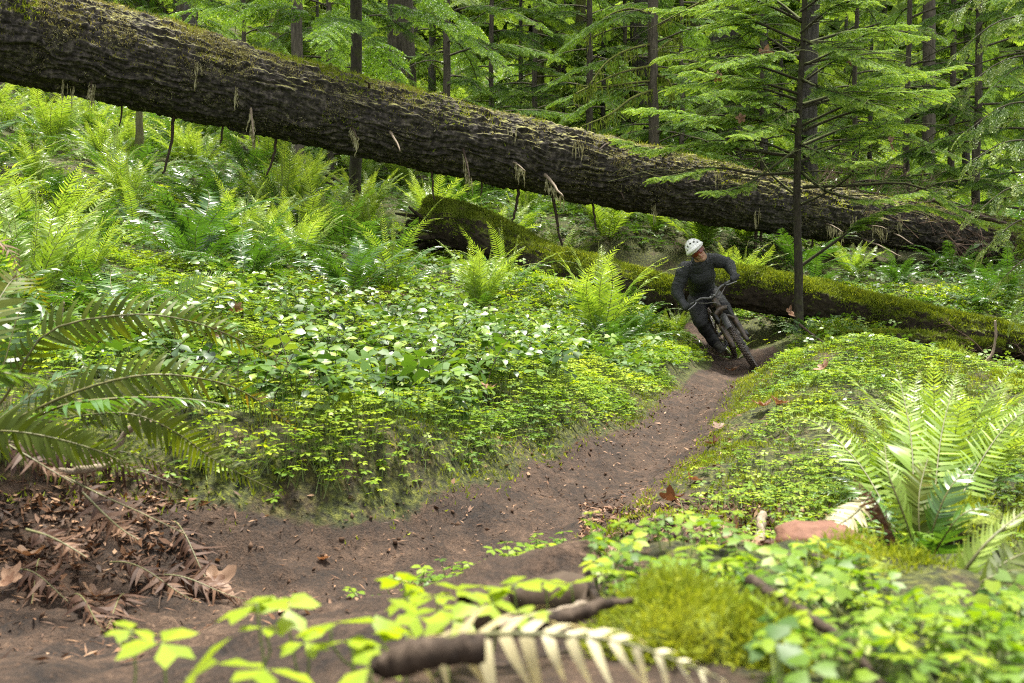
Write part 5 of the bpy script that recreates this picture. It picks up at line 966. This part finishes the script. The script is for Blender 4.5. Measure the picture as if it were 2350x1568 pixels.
def limb(g, pts, rads, k=16, n=None, wr=0.0, seed=0, ell=1.0):
    n = n or 8 * len(pts); C = spline(pts, n); R = np.interp(np.linspace(0, 1, n), np.linspace(0, 1, len(rads)), rads)
    e0 = C[0] - norm(C[1] - C[0]) * R[0] * .6; e1 = C[-1] + norm(C[-1] - C[-2]) * R[-1] * .6; C = np.concatenate([[e0], C, [e1]]); R = np.concatenate([[R[0] * .55], R, [R[-1] * .55]])
    if wr: R = R + wr * (vnoise(np.stack([np.arange(len(R)) * .8 + seed * 9.1, 0 * R, 0 * R], -1), seed) - .5) * 2
    addtube(g, C, R, k, sq=ell)
def ellip(g, c, r, R=None, nu=24, nv=16):
    V, Q = sphere(nu, nv); V = V * np.asarray(r, float)
    if R is not None: V = V @ np.asarray(R).T
    g.add(V + np.asarray(c), Q)
rider = empty('person'); rider.matrix_world = BM; tag(rider, 'cyclist in dark jacket and white helmet leaning into the bend, grinning behind red glasses', 'person')
NECK = np.array([.66, .065, 1.39]); HEAD = np.array([.765, .085, 1.52]); PEL = np.array([.20, .0, .93]); CH = np.array([.50, .045, 1.21])
SH = {-1: np.array([.58, -.115, 1.375]), 1: np.array([.58, .215, 1.325])}; EL = {-1: np.array([.58, -.325, 1.19]), 1: np.array([.56, .385, 1.19])}; HA = {-1: np.array(bp(-.335, -.012, .022)), 1: np.array(bp(.335, -.012, .022))}
WR = {s: HA[s] + norm(EL[s] - HA[s]) * .085 for s in (-1, 1)}
HIP = {-1: np.array([.22, -.11, .92]), 1: np.array([.22, .07, .92])}; KN = {-1: np.array([.66, -.24, .74]), 1: np.array([.58, .09, .72])}; AN = {-1: np.array([.54, -.185, .41]), 1: np.array([.19, .155, .41])}
hr = euler(math.radians(-15), math.radians(4), math.radians(3))[0]            # the head stays nearer upright than the bicycle
hr = euler(math.radians(14), math.radians(10), math.radians(-8))[0]
def hp(x, y, z): return HEAD + hr @ np.array([x, y, z])
g = Geo()
limb(g, [PEL, (PEL + CH) / 2 + np.array([-.02, 0, .02]), CH, NECK], [.13, .125, .14, .07], ell=.8); limb(g, [NECK - .02, hp(-.02, 0, -.05)], [.062, .058]); ellip(g, hp(-.012, 0, .028), (.098, .078, .108), hr); ellip(g, hp(.035, 0, -.045), (.062, .060, .080), hr)
ellip(g, hp(.078, 0, -.098), (.028, .032, .026), hr, 14, 10); ellip(g, hp(.105, 0, -.022), (.018, .015, .026), hr, 12, 8); ellip(g, hp(.082, 0, .030), (.022, .055, .016), hr, 14, 8)
for s in (-1, 1): ellip(g, hp(.068, .034 * s, -.030), (.026, .024, .022), hr, 12, 8); ellip(g, hp(-.012, .080 * s, -.012), (.020, .010, .034), hr, 12, 8)
ellip(g, hp(.088, 0, -.060), (.018, .030, .009), hr, 12, 8)
for s in (-1, 1):
    limb(g, [CH + np.array([.02, .05 * s, .1]), SH[s], (SH[s] + EL[s]) / 2, EL[s]], [.07, .062, .052, .044]); limb(g, [EL[s], (EL[s] + WR[s]) / 2, WR[s]], [.044, .043, .029]); limb(g, [WR[s], HA[s] + np.array([.0, 0, .0])], [.029, .034])
    limb(g, [HIP[s], (HIP[s] + KN[s]) / 2, KN[s]], [.095, .082, .06]); limb(g, [KN[s], KN[s] * .6 + AN[s] * .4 + np.array([-.02, 0, 0]), AN[s]], [.058, .057, .038]); limb(g, [AN[s], AN[s] + np.array([.09, -.01 * s, -.045])], [.04, .03])
    for q in range(4):           # fingers closing round the grip
        y = HA[s][1] + s * (.028 - .021 * q); c = np.array(bp(y)); L = (.9, 1, .95, .8)[q]; a = np.linspace(1.9, 1.9 - 3.6 * L, 7); limb(g, [HA[s] * .5 + c * .5 + np.array([-.012, (y - HA[s][1]) * .4, .02])] + [c + np.array([math.cos(t) * .027, 0, math.sin(t) * .027]) for t in a], [.010] * 6 + [.008, .007], 8, 20)
    y = HA[s][1] - s * .045; c = np.array(bp(y)); limb(g, [HA[s] + np.array([-.015, -s * .02, .0]), c + np.array([-.028, s * .008, -.004]), c + np.array([-.004, -s * .006, -.028]), c + np.array([.02, -s * .012, -.022])], [.013, .012, .010, .008], 8, 14)
body = remesh(g.build('body', M['skin'], rider), .0065, 2)
g = Geo(); limb(g, [PEL + np.array([.02, 0, .02]), (PEL + CH) / 2 + np.array([-.02, 0, .03]), CH + np.array([.01, 0, .0]), NECK + np.array([-.02, 0, -.04]), NECK + np.array([.015, 0, .035])], [.172, .168, .175, .105, .076], 28, 40, .010, 3, .82); ellip(g, CH + np.array([.06, -.005, .02]), (.12, .165, .14))
for s in (-1, 1):
    limb(g, [CH + np.array([.0, .04 * s, .10]), SH[s], (SH[s] + EL[s]) / 2 + np.array([0, 0, .005]), EL[s]], [.10, .090, .079, .068], 20, 30, .0075, 5 + s); limb(g, [EL[s], (EL[s] + WR[s]) / 2, WR[s]], [.070, .064, .045], 20, 24, .008, 9 + s)
    for q in range(9): t = .1 + .1 * q; c = EL[s] + (WR[s] - EL[s]) * t; d = norm(WR[s] - EL[s]); addtube(g, np.array([c - d * .010 + np.array([.004, 0, .003]) * (q % 2), c, c + d * .010]), np.array([.9, 1.10, .9]) * np.interp(t, [0, .5, 1], [.069, .064, .046]), 16)
    for q in range(5): t = .2 + .18 * q; c = SH[s] + (EL[s] - SH[s]) * t; d = norm(EL[s] - SH[s] + np.array([.1, 0, .05]) * (q % 2)); addtube(g, np.array([c - d * .014, c, c + d * .014]), np.array([.9, 1.07, .9]) * np.interp(t, [0, 1], [.089, .070]), 16)
jk = remesh(g.build('jacket', M['jacket'], rider), .010, 2)
g = Geo(); limb(g, [NECK + np.array([-.075, -.075, .00]), NECK + np.array([-.10, 0, .04]), NECK + np.array([-.07, .085, .035]), NECK + np.array([-.01, .095, -.01]), NECK + np.array([.045, .07, -.055])], [.03, .045, .042, .034, .02], 14); remesh(g.build('hood', M['jacket'], rider), .009, 2)
g = Geo(); limb(g, [PEL + np.array([0, -.03, .07]), PEL + np.array([.03, 0, -.05])], [.165, .15], 24, 14, 0, 0, .9)
for s in (-1, 1): limb(g, [HIP[s], (HIP[s] + KN[s]) / 2, KN[s]], [.125, .112, .088], 20, 30, .006, 12 + s); limb(g, [KN[s], KN[s] * .6 + AN[s] * .4 + np.array([-.025, 0, 0]), AN[s] + np.array([0, 0, -.035])], [.088, .082, .062], 20, 30, .006, 15 + s)
remesh(g.build('trousers', M['trousers'], rider), .010, 2)
for s in (-1, 1):
    g = Geo(); d = np.array([.26, -.02 * s, -.015]); h0 = AN[s] + np.array([-.06, 0, -.062]); limb(g, [h0, h0 + d * .5 + np.array([0, 0, .006]), h0 + d], [.040, .045, .034], 18, 20, 0, 0, .8); limb(g, [AN[s] + np.array([0, 0, .03]), AN[s] + np.array([.02, 0, -.05])], [.056, .056]); limb(g, [AN[s] + np.array([.02, 0, -.02]), AN[s] + np.array([.12, -.01 * s, -.05])], [.05, .042]); V, Q = box(h0 + d * .5 + np.array([0, 0, -.030]), .29, .085, .020); g.add(V, Q); remesh(g.build('shoe', M['shoe'], rider), .008, 2)
    g = Geo(); limb(g, [WR[s], HA[s]], [.046, .043], 16)
    for q in range(4):
        y = HA[s][1] + s * (.033 - .023 * q); c = np.array(bp(y)); L = (.9, 1, .95, .8)[q]; a = np.linspace(2.0, 2.0 - 3.6 * L, 7); limb(g, [HA[s] * .5 + c * .5 + np.array([-.012, (y - HA[s][1]) * .4, .02])] + [c + np.array([math.cos(t) * .032, 0, math.sin(t) * .032]) for t in a], [.0145, .014, .0135, .013, .0125, .012, .011, .010], 8, 22)
    y = HA[s][1] - s * .050; c = np.array(bp(y)); limb(g, [HA[s] + np.array([-.015, -s * .02, .0]), c + np.array([-.032, s * .010, -.004]), c + np.array([-.004, -s * .006, -.032]), c + np.array([.024, -s * .012, -.024])], [.017, .016, .014, .011], 8, 14); remesh(g.build('glove', M['glove'], rider), .006, 1)
# helmet: a shell with rectangular vents, a dark liner under it, a peak
hm = empty('helmet'); hm.parent = rider; hm.matrix_local = Matrix.Translation(Vector(hp(-.014, 0, .040))) @ Matrix([list(q) for q in hr]).to_4x4() @ Matrix.Rotation(math.radians(-5), 4, 'Y')
nu, nv = 72, 40; ph = np.linspace(0, 2 * math.pi, nu, endpoint=False); th = np.linspace(.02, 1.72, nv); pp, tt = np.meshgrid(ph, th, indexing='xy'); V = np.stack([np.sin(tt) * np.cos(pp) * .142, np.sin(tt) * np.sin(pp) * .112, np.cos(tt) * .125], -1); V = V * (1 + .03 * np.cos(pp * 2)[..., None] * np.sin(tt)[..., None]); V[..., 2] += .012 * np.cos(pp) * (tt > 1.2) * (tt - 1.2)
i = np.arange(nv - 1)[:, None] * nu; j = np.arange(nu)[None]; Q = np.stack([i + j, i + nu + j, i + nu + (j + 1) % nu, i + (j + 1) % nu], -1).reshape(-1, 4); cc = V.reshape(-1, 3)[Q].mean(1); az = np.degrees(np.arctan2(cc[:, 1] / .112, cc[:, 0] / .142)); el = np.degrees(np.arccos(np.clip(cc[:, 2] / .125, -1, 1))); hole = np.zeros(len(Q), bool)
for a0, a1, e0, e1 in [(-11, 11, 33, 46), (-46, -26, 40, 53), (26, 46, 40, 53), (-74, -56, 34, 46), (56, 74, 34, 46), (-62, -42, 60, 73), (42, 62, 60, 73), (-100, -82, 56, 70), (82, 100, 56, 70), (-10, 10, 12, 22), (-95, -75, 14, 24), (75, 95, 14, 24), (120, 140, 40, 55), (-140, -120, 40, 55), (170, 190, 40, 55), (-30, 30, 76, 81)]: hole |= ((az > a0) & (az < a1) | ((az + 360 > a0) & (az + 360 < a1))) & (el > e0) & (el < e1)
g = Geo(); g.add(V.reshape(-1, 3), Q[~hole]); sh = g.build('shell', M['helmet'], hm); md = sh.modifiers.new('thick', 'SOLIDIFY'); md.thickness = .012; md.offset = -1
g = Geo(); k_ = cc[:, 2] > -.012; g.add(V.reshape(-1, 3) * .90, Q[k_]); g.build('liner', M['helmet_dark'], hm)
g = Geo(); t = np.linspace(-1.25, 1.25, 24); f = np.linspace(0, 1, 6); T2, F2 = np.meshgrid(t, f, indexing='ij'); L = .075 * np.cos(T2 / 1.25 * 1.35) + .006; X = .138 * np.cos(T2 * .95) + F2 * L; Yy = (.118 + .012 * F2) * np.sin(T2 * .95); Z = .045 + .018 * np.cos(T2) - F2 * .030 * 1 + .010 * np.sin(F2 * 3.14) - .02 * (T2 / 1.25) ** 2
Vv = np.stack([X, Yy, Z], -1).reshape(-1, 3); i = np.arange(23)[:, None] * 6; j = np.arange(5)[None]; Q = np.stack([i + j, i + j + 1, i + 7 + j, i + 6 + j], -1).reshape(-1, 4); g.add(Vv, Q); vz = g.build('peak', M['helmet'], hm); md = vz.modifiers.new('thick', 'SOLIDIFY'); md.thickness = .006
g = Geo(); t = np.linspace(-1.05, 1.05, 18); zz = np.linspace(-1, 1, 5); T2, Z2 = np.meshgrid(t, zz, indexing='ij'); Vv = np.stack([-.018 + .128 * np.cos(T2 * 1.0), .086 * np.sin(T2 * 1.05), .004 + Z2 * .024 * (1 - .28 * (np.abs(T2) < .10)) - .0 * T2], -1).reshape(-1, 3) @ hr.T + HEAD; i = np.arange(17)[:, None] * 5; j = np.arange(4)[None]; Q = np.stack([i + j, i + j + 1, i + 6 + j, i + 5 + j], -1).reshape(-1, 4); g.add(Vv, Q); gl = g.build('sunglasses', M['lens'], rider); md = gl.modifiers.new('thick', 'SOLIDIFY'); md.thickness = .004
g = Geo(); limb(g, [hp(.086, -.030, -.056), hp(.103, -.012, -.063), hp(.106, 0, -.064), hp(.103, .012, -.063), hp(.086, .030, -.056)], [.003, .0055, .006, .0055, .003], 8); g.build('mouth', M['lip'], rider)
g = Geo(); ellip(g, hp(.045, 0, -.088), (.056, .058, .046), hr); remesh(g.build('stubble', M['beard'], rider), .006, 1)
g = Geo(); ellip(g, hp(-.035, 0, .0), (.092, .083, .075), hr); g.build('hair', M['hair'], rider)
for s in (-1, 1): g = Geo(); addtube(g, np.array([hp(.03, .083 * s, .03), hp(.03, .075 * s, -.05), hp(.05, .04 * s, -.118)]), .005, 6); g.build('chin_strap', M['blackpart'], rider)

# ------------------------------------------------------------------ small things on the ground
def moss_lump(name, label, c, r, seed, n, mat='moss', L=.03, W=.004, cat='moss clump'):
    o = np.array(c, float); root = empty(name, o); tag(root, label, cat); V0, Q0 = sphere(40, 24); rs = np.random.RandomState(seed); VV = []; QQ = []; FP = []; FN = []
    for q in range(6):
        f = 1.0 if q == 0 else rs.uniform(.35, .7); of = np.array([0, 0, 0]) if q == 0 else np.array([rs.uniform(-.85, .85), rs.uniform(-.6, .6), rs.uniform(-.35, .3)]) * np.array(r); v = V0 * np.array(r) * f; v = v * (1 + .8 * (fbm(v * 3.2 / max(r) + q * 7, 3, seed) - .5))[:, None] + of; p_, n_ = face_pts(v, Q0); FP.append(p_); FN.append(norm((p_ - of) / np.array(r) ** 2)); VV.append(v); QQ.append(Q0 + q * len(V0))
    V = np.concatenate(VV); Q = np.concatenate(QQ); g = Geo(); g.add(V, Q); g.build('core', M['log_mossy'], root)
    fp = np.concatenate(FP); fn = np.concatenate(FN); k = (fn[:, 2] > -.5) & (fbm(fp * 6 / max(r), 2, seed + 3) > .36); g = Geo(); fuzz(g, fp[k], fn[k], n, L, W, seed); g.build('moss', M[mat], root, False); return root
moss_lump('moss_hummock', 'blurred olive moss hummock very near the lens, bottom centre right', P(1560, 1530, 1.15) , (.088, .10, .085), 4, 60000, 'moss_bright', .012, .0016)
moss_lump('moss_hummock', 'pale green moss pad on the stone at the lower right', P(1960, 1335, 1.72), (.14, .10, .05), 5, 20000, 'moss_bright', .014, .002)
moss_lump('moss_hummock', 'small moss cushion under the dark upright fern, lower right', P(2170, 1215, 2.5), (.14, .12, .07), 6, 6000, 'moss_bright', .02, .003)
moss_lump('moss_hummock', 'yellow moss covered stub at the right edge below the long mossy log', P(2290, 930, 6.2), (.34, .25, .16), 7, 12000, 'moss_bright', .04, .006)
moss_lump('moss_hummock', 'dark green moss cone standing beside the yellow moss stub', P(2180, 890, 6.8), (.16, .14, .26), 8, 7000, 'moss', .04, .006)
def rock(label, c, r, seed):
    V, Q = sphere(40, 26); V = np.sign(V) * np.abs(V) ** .75 * np.array(r); V = V * (1 + .35 * (fbm(V * 5 / max(r), 3, seed) - .5))[:, None]; g = Geo(); g.add(V, Q); o = g.build('stone', M['stone']); o.location = c; o.rotation_euler = (.1, .15, .2); tag(o, label, 'stone')
rock('reddish brown stone half hidden behind the pale moss pad, lower right', P(1890, 1255, 1.95), (.10, .06, .045), 3)
def stick(name, label, pts, r0, mat, seed, cat='stick', group=None, r1=.5):
    pts = [np.array(p) for p in pts]; o = pts[0]; c = spline(pts, 20) - o; r = np.random.RandomState(seed); c = c + r.normal(0, r0 * .10, c.shape); g = Geo(); V, Q, T = tube(c, np.linspace(r0, r0 * r1, 20), 12); V = V + np.concatenate([norm(V[:240] - np.repeat(c, 12, 0)) * ((fbm(V[:240] / r0 * np.array([.5, .5, .5]), 3, seed) - .5) * r0 * 1.1)[:, None], np.zeros((2, 3))]); g.add(V, Q); g.Q.append(T); g.R.append(np.full(len(T), .5)); g.M.append(np.zeros(len(T), np.int32))
    b = g.build(name, M[mat]); b.location = o; tag(b, label, cat, group)
G_ = lambda u, v, Y, dz=.0: (lambda p: np.array([p[0], p[1], Hs(p[0], p[1]) + dz]))(P(u, v, Y))
stick('stick', 'broken dark stick lying under the bleached frond at the bottom edge', [P(872, 1525, .78), P(980, 1500, .78), P(1110, 1487, .79)], .012, 'deadwood', 1, r1=.8)
stick('stick', 'thick brown stick slanting into the near moss hummock', [P(1150, 1448, 1.05), P(1300, 1415, 1.08), P(1450, 1375, 1.12)], .010, 'deadwood', 2)
stick('stick', 'thin pale stick just above the thick brown stick', [P(1140, 1440, 1.1), P(1260, 1405, 1.12), P(1350, 1385, 1.14)], .006, 'palewood', 3)
stick('log_piece', 'dark rotten chunk of wood behind the pale stick, bottom centre', [P(1090, 1405, 1.3), P(1200, 1385, 1.32), P(1350, 1370, 1.35)], .032, 'endgrain', 4, 'wood chunk', None, .9)
stick('stick', 'long dark twig slanting down through the corner leaves', [P(1720, 1335, 1.25), P(1880, 1430, 1.1), P(1960, 1500, 1.0), P(2040, 1590, .95)], .0075, 'deadwood', 5)
stick('stick', 'short dark stick lying over the pale moss pad', [P(1790, 1290, 1.7), P(1850, 1275, 1.68), P(1925, 1290, 1.66)], .011, 'deadwood', 6)
stick('stick', 'stubby mottled stick standing in the sorrel right of the trail', [G_(1745, 1225, 2.9), G_(1748, 1180, 3.0, .03), G_(1750, 1150, 3.1, .06)], .018, 'palewood', 7)
stick('stick', 'brown stick lying flat beside the stubby mottled one', [G_(1750, 1222, 2.85, .015), G_(1790, 1218, 2.85, .02), G_(1835, 1205, 2.85, .02)], .014, 'deadwood', 8)
stick('branch', 'bent dark branch sticking up among the olive fronds, left bank', [P(265, 1040, 2.9), P(285, 995, 2.9), P(320, 970, 2.9), P(345, 968, 2.95)], .012, 'palewood', 9, 'branch')
stick('branch', 'brown fallen branch across the dead leaves on the left bank', [P(120, 1085, 2.7), P(200, 1078, 2.72), P(260, 1062, 2.75)], .013, 'palewood', 10, 'branch')
stick('stick', 'broken stub poking up through the shrubs near the olive fronds', [P(135, 745, 3.3), P(138, 720, 3.3), P(143, 695, 3.3)], .010, 'palewood', 11)
stick('stick', 'mottled dead branch end sticking out behind the mound crest', [P(1985, 795, 7.6), P(2030, 815, 7.6), P(2075, 840, 7.6)], .028, 'palewood', 12)
stick('branch', 'pale curved dead branch rising at the right edge hollow', [P(2230, 855, 8), P(2275, 815, 8), P(2285, 770, 8), P(2283, 735, 8)], .014, 'palewood', 13, 'branch')
stick('branch', 'thin fallen branch lying level at the right edge, upper one', [G_(2060, 860, 7.9, .05), G_(2200, 862, 7.9, .06), G_(2370, 862, 7.9, .06)], .025, 'twig', 14, 'branch')
stick('branch', 'dark fallen branch lying level at the right edge, lower one', [G_(2120, 850, 8.6, .05), G_(2250, 842, 8.6, .07), G_(2400, 838, 8.6, .07)], .035, 'deadwood', 15, 'branch')
stick('branch', 'dark thin branch propped between the sapling foot and the mound', [P(1835, 745, 10.8), P(1860, 765, 10.4), P(1895, 790, 10.0)], .018, 'deadwood', 16, 'branch')
stick('branch', 'long dead bough slanting over the right end of the fallen trunk', [P(2140, 460, 15), P(2230, 490, 14.9), P(2330, 520, 14.8), P(2400, 535, 14.7)], .045, 'deadwood', 17, 'branch')
tg = Geo(); o = P(2150, 860, 8.2)
for k in range(26): r = np.random.RandomState(600 + k); c = G_(r.uniform(2000, 2380), r.uniform(820, 880), r.uniform(7.7, 9.6), .02); twig_fan(tg, c - o, (r.normal(0, 1), r.normal(0, .6), r.uniform(.1, .6)), r.uniform(.35, .8), 5, 640 + k, .006)
b = tg.build('brush_heap', M['twig']); b.location = o; tag(b, 'low tangle of dead grey twigs in the hollow at the right edge', 'brush')
# big wood sorrel leaves near the lens, each plant by itself
OXM = Geo().add(OXV, OXQ, np.array([.62, .72, .55, .66, .6, .75])).mesh('leaf', M['oxalis'], False)
NEAR = [(590,1385,1.0,.034),(660,1395,1.02,.030),(605,1440,.98,.020),(760,1430,.95,.036),(800,1470,.92,.030),(925,1335,1.15,.026),(935,1372,1.12,.024),(1010,1400,1.05,.036),(960,1415,1.02,.030),(1080,1360,1.12,.034),(1120,1345,1.15,.030),(1180,1340,1.15,.034),(1250,1335,1.2,.030),(1310,1340,1.2,.028),(370,1475,.95,.034),(300,1445,1.0,.022),(610,1535,.85,.036),(430,1555,.85,.040),(850,1530,.85,.026),(1130,1385,1.05,.024),(880,1480,.95,.030),(1040,1425,1.0,.026),(1605,1252,1.35,.030),(700,1475,.98,.022),(930,1455,.95,.026),(1000,1370,1.1,.022),(1215,1410,1.0,.018),(1420,1310,1.25,.020)]
WHERE = ['bottom left' , 'bottom centre left', 'bottom centre', 'bottom centre right', 'near the moss hummock']
cn = {}
for k, (u, v, Y, s) in enumerate(sorted(NEAR)):
    r = np.random.RandomState(k + 800); p = P(u, v, Y); zg = Hs(p[0], p[1]); w = WHERE[min(4, int(np.searchsorted([500, 800, 1000, 1300], u)))]; cn[w] = cn.get(w, 0) + 1
    root = empty('wood_sorrel', (p[0], p[1], zg)); tag(root, f'{ORD[cn[w] - 1]} blurred clover leaf from the left {w}, over the trail edge', 'wood sorrel', 'near wood sorrel leaves'); l = link('leaf', OXM, root); l.location = (0, 0, p[2] - zg); s *= 1.22; l.scale = (s, s, s); l.rotation_euler = (r.normal(.25, .2), r.normal(0, .25), r.uniform(0, 6.28))
    g = Geo(); addtube(g, spline([(r.normal(0, .015), r.normal(0, .015), 0), (.004, 0, (p[2] - zg) * .6), (0, 0, p[2] - zg)], 6), .0012, 5); g.build('stem', M['stem'], root)
# dead maple leaves and cones
def maple(seed):
    r = np.random.RandomState(seed); a = np.linspace(0, 2 * math.pi, 40, endpoint=False); R = .45 + .40 * np.abs(np.cos(a * 2.5)) ** 1.5 + .08 * np.abs(np.sin(a * 9)); R *= .6 + .4 * np.abs(np.cos(a / 2)) ** .5; ring = np.stack([R * np.cos(a), R * np.sin(a), 0 * a], -1); V = np.concatenate([ring, ring * .5, [[0, 0, 0]]]); cu = r.uniform(.35, .9); V[:, 2] = cu * V[:, 1] ** 2 + .25 * V[:, 0] ** 2 * r.choice([-1, 1]) + (vnoise(V * 4, seed) - .5) * .25
    j = np.arange(40); j2 = (j + 1) % 40; g = Geo(); g.add(V, np.concatenate([np.stack([j, j2, j2 + 40, j + 40], -1), np.stack([j + 40, j2 + 40, np.full(40, 80), np.full(40, 80)], -1)[:0]]), r.uniform(.1, .9)); g.Q.append(np.stack([j + 40, j2 + 40, np.full(40, 80)], -1)); g.R.append(np.full(40, .5)); g.M.append(np.zeros(40, np.int32)); addtube(g, np.array([[-.3, 0, .02], [-.7, .05, .12], [-.95, .1, .2]]), .012, 4); return g.mesh('dead_leaf', M['dead_leaf'])
ML = [maple(k) for k in range(5)]
for k, (u, v, Y, s, lab, dz) in enumerate([
 (650,865,5.0,.085,'curled brown maple leaf in the shrubs, middle of the left bank',.13),(490,795,5.6,.075,'brown leaf lying beyond the tip of the upper olive frond',.14),(545,735,6.3,.06,'small brown leaf among the shrubs right of the flat green frond',.15),(355,575,9,.07,'orange leaf caught on a fern, upper left bank',.25),(1160,825,6.6,.075,'brown ragged leaf standing up in the sorrel, centre of the bank',.10),(1120,975,4.9,.05,'little tan leaf in the sorrel above the bend',.1),
 (490,1230,2.72,.075,'large grey brown leaf rolled up at the foot of the left bank',.03),(60,1130,2.7,.055,'broad brown leaf among the litter, left bank',.03),(15,1175,2.5,.055,'tan leaf at the left edge by the trail',.03),(130,1165,2.6,.05,'pale folded leaf among the litter below the straight dead frond',.03),(220,1195,2.5,.05,'narrow tan leaf standing on end by the crumpled frond',.04),(1815,715,11.4,.11,'rust brown leaf hanging in front of the long mossy log',.35),(1683,765,10.3,.10,'rust red leaf on the moss right of the front wheel',.05),
 (1650,1005,5.3,.05,'brown leaf on the mossy edge right of the trail, upper one',.02),(1640,1030,5.0,.05,'tan leaf on the mossy edge right of the trail, lower one',.02),(1750,970,5.3,.07,'curled tan leaf on the mossy mound',.05),(1790,975,5.2,.06,'brown leaf next to the curled tan one on the mound',.05),(1890,880,5.9,.07,'upright pale brown leaf near the crest of the mound',.09),(1590,1110,3.9,.04,'reddish leaf on the litter right of the bend',.02),(1540,1150,3.6,.06,'tan leaf on the litter right of the bend, nearer',.02),(1680,1200,3.0,.06,'brown leaf by the mottled stick',.02),(1390,1270,2.9,.06,'ragged pale leaf at the near right trail edge',.02),(650,1330,2.6,.035,'dark scrap of leaf lying alone on the bare trail',.012),(745,1240,3.0,.03,'tiny yellow leaf alone on the trail below the bank',.008)]):
    p = P(u, v, Y); r = np.random.RandomState(k + 30); o = link('dead_leaf', ML[k % 5]); o.location = (p[0], p[1], Hs(p[0], p[1]) + dz); o.scale = (s, s, s); o.rotation_euler = (r.normal(0, .5) + (1.1 if dz > .08 else 0), r.normal(0, .3), r.uniform(0, 6.28)); tag(o, lab, 'dead leaf', 'dead leaves')
for k, (u, v, dy, s, lab) in enumerate([(1755,125,-.5,.12,'brown leaf caught in the saplings upper left boughs'),(2045,330,-.4,.13,'brown leaf hanging in the saplings lower right boughs'),(1645,175,-.6,.09,'dry leaf caught at the end of a left bough of the sapling'),(1702,270,-.6,.08,'dry leaf hung low in the left boughs of the sapling'),(1955,140,-.4,.07,'small dry leaf caught in the right boughs of the sapling')]):
    o = link('dead_leaf', ML[k % 5]); o.location = P(u, v, 11.4 + dy); o.scale = (s, s, s); o.rotation_euler = (1.3, .4 * k, k); tag(o, lab, 'dead leaf', 'dead leaves')
def cone_mesh():
    g = Geo(); V, Q = sphere(16, 12); g.add(V * np.array([.034, .013, .013]), Q); r = np.random.RandomState(5); n = 70; t = np.linspace(-.9, .9, n); a = np.arange(n) * 2.399; rr = .0145 * np.sqrt(1 - t ** 2 * .9); p = np.stack([t * .034, rr * np.cos(a), rr * np.sin(a)], -1); d = norm(np.stack([np.full(n, .9), np.cos(a), np.sin(a)], -1)); s = norm(np.cross(d, [1, 0, 0])); L = .010; V = np.stack([p - s * .004, p + s * .004, p + d * L + s * .003, p + d * L - s * .003], 1).reshape(-1, 3); g.add(V, np.arange(4 * n).reshape(-1, 4)); return g.mesh('fir_cone', M['cone'])
CM = cone_mesh()
for k, (u, v, Y) in enumerate([(1447,1258,3.0),(1490,1200,3.3),(1510,1215,3.2),(1430,1270,2.95),(1475,1235,3.1),(1500,1180,3.45),(1535,1225,3.1),(1420,1295,2.8),(1290,1255,3.05),(1275,1290,2.85),(1225,1305,2.7),(1180,1320,2.65),(1560,1240,2.95),(1520,1250,2.95),(1120,1310,2.7),(1455,1215,3.2)]):
    p = P(u, v, Y); r = np.random.RandomState(k + 60); o = link('fir_cone', CM); o.location = (p[0], p[1], Hs(p[0], p[1]) + .010); s = r.uniform(.85, 1.3); o.scale = (s, s, s); o.rotation_euler = (0, r.normal(0, .2), r.uniform(0, 6.28)); tag(o, 'dark fir cone lying in the litter at the near right edge of the trail', 'fir cone', 'fir cones at the trail edge')
r = np.random.RandomState(90); 
for k in range(26):
    u, v, Y = [(r.uniform(1340, 1620), r.uniform(1130, 1290), 3.1), (r.uniform(1550, 1720), r.uniform(960, 1090), 4.6), (r.uniform(20, 420), r.uniform(1100, 1230), 2.6)][k % 3]; a = r.uniform(0, 6.28); p = P(u, v, Y); L = r.uniform(.06, .18); q = p + np.array([math.cos(a), math.sin(a), 0]) * L
    stick('twig', ['thin dead twig lying in the litter right of the bend', 'thin dead twig on the mossy edge of the mound', 'thin dead twig in the litter of the left bank'][k % 3], [(p[0], p[1], Hs(p[0], p[1]) + .008), ((p[0] + q[0]) / 2, (p[1] + q[1]) / 2, Hs((p[0] + q[0]) / 2, (p[1] + q[1]) / 2) + .012), (q[0], q[1], Hs(q[0], q[1]) + .008)], r.uniform(.002, .005), 'twig', k + 20, 'twig', ['twigs right of the bend', 'twigs on the mound edge', 'twigs of the left bank'][k % 3])
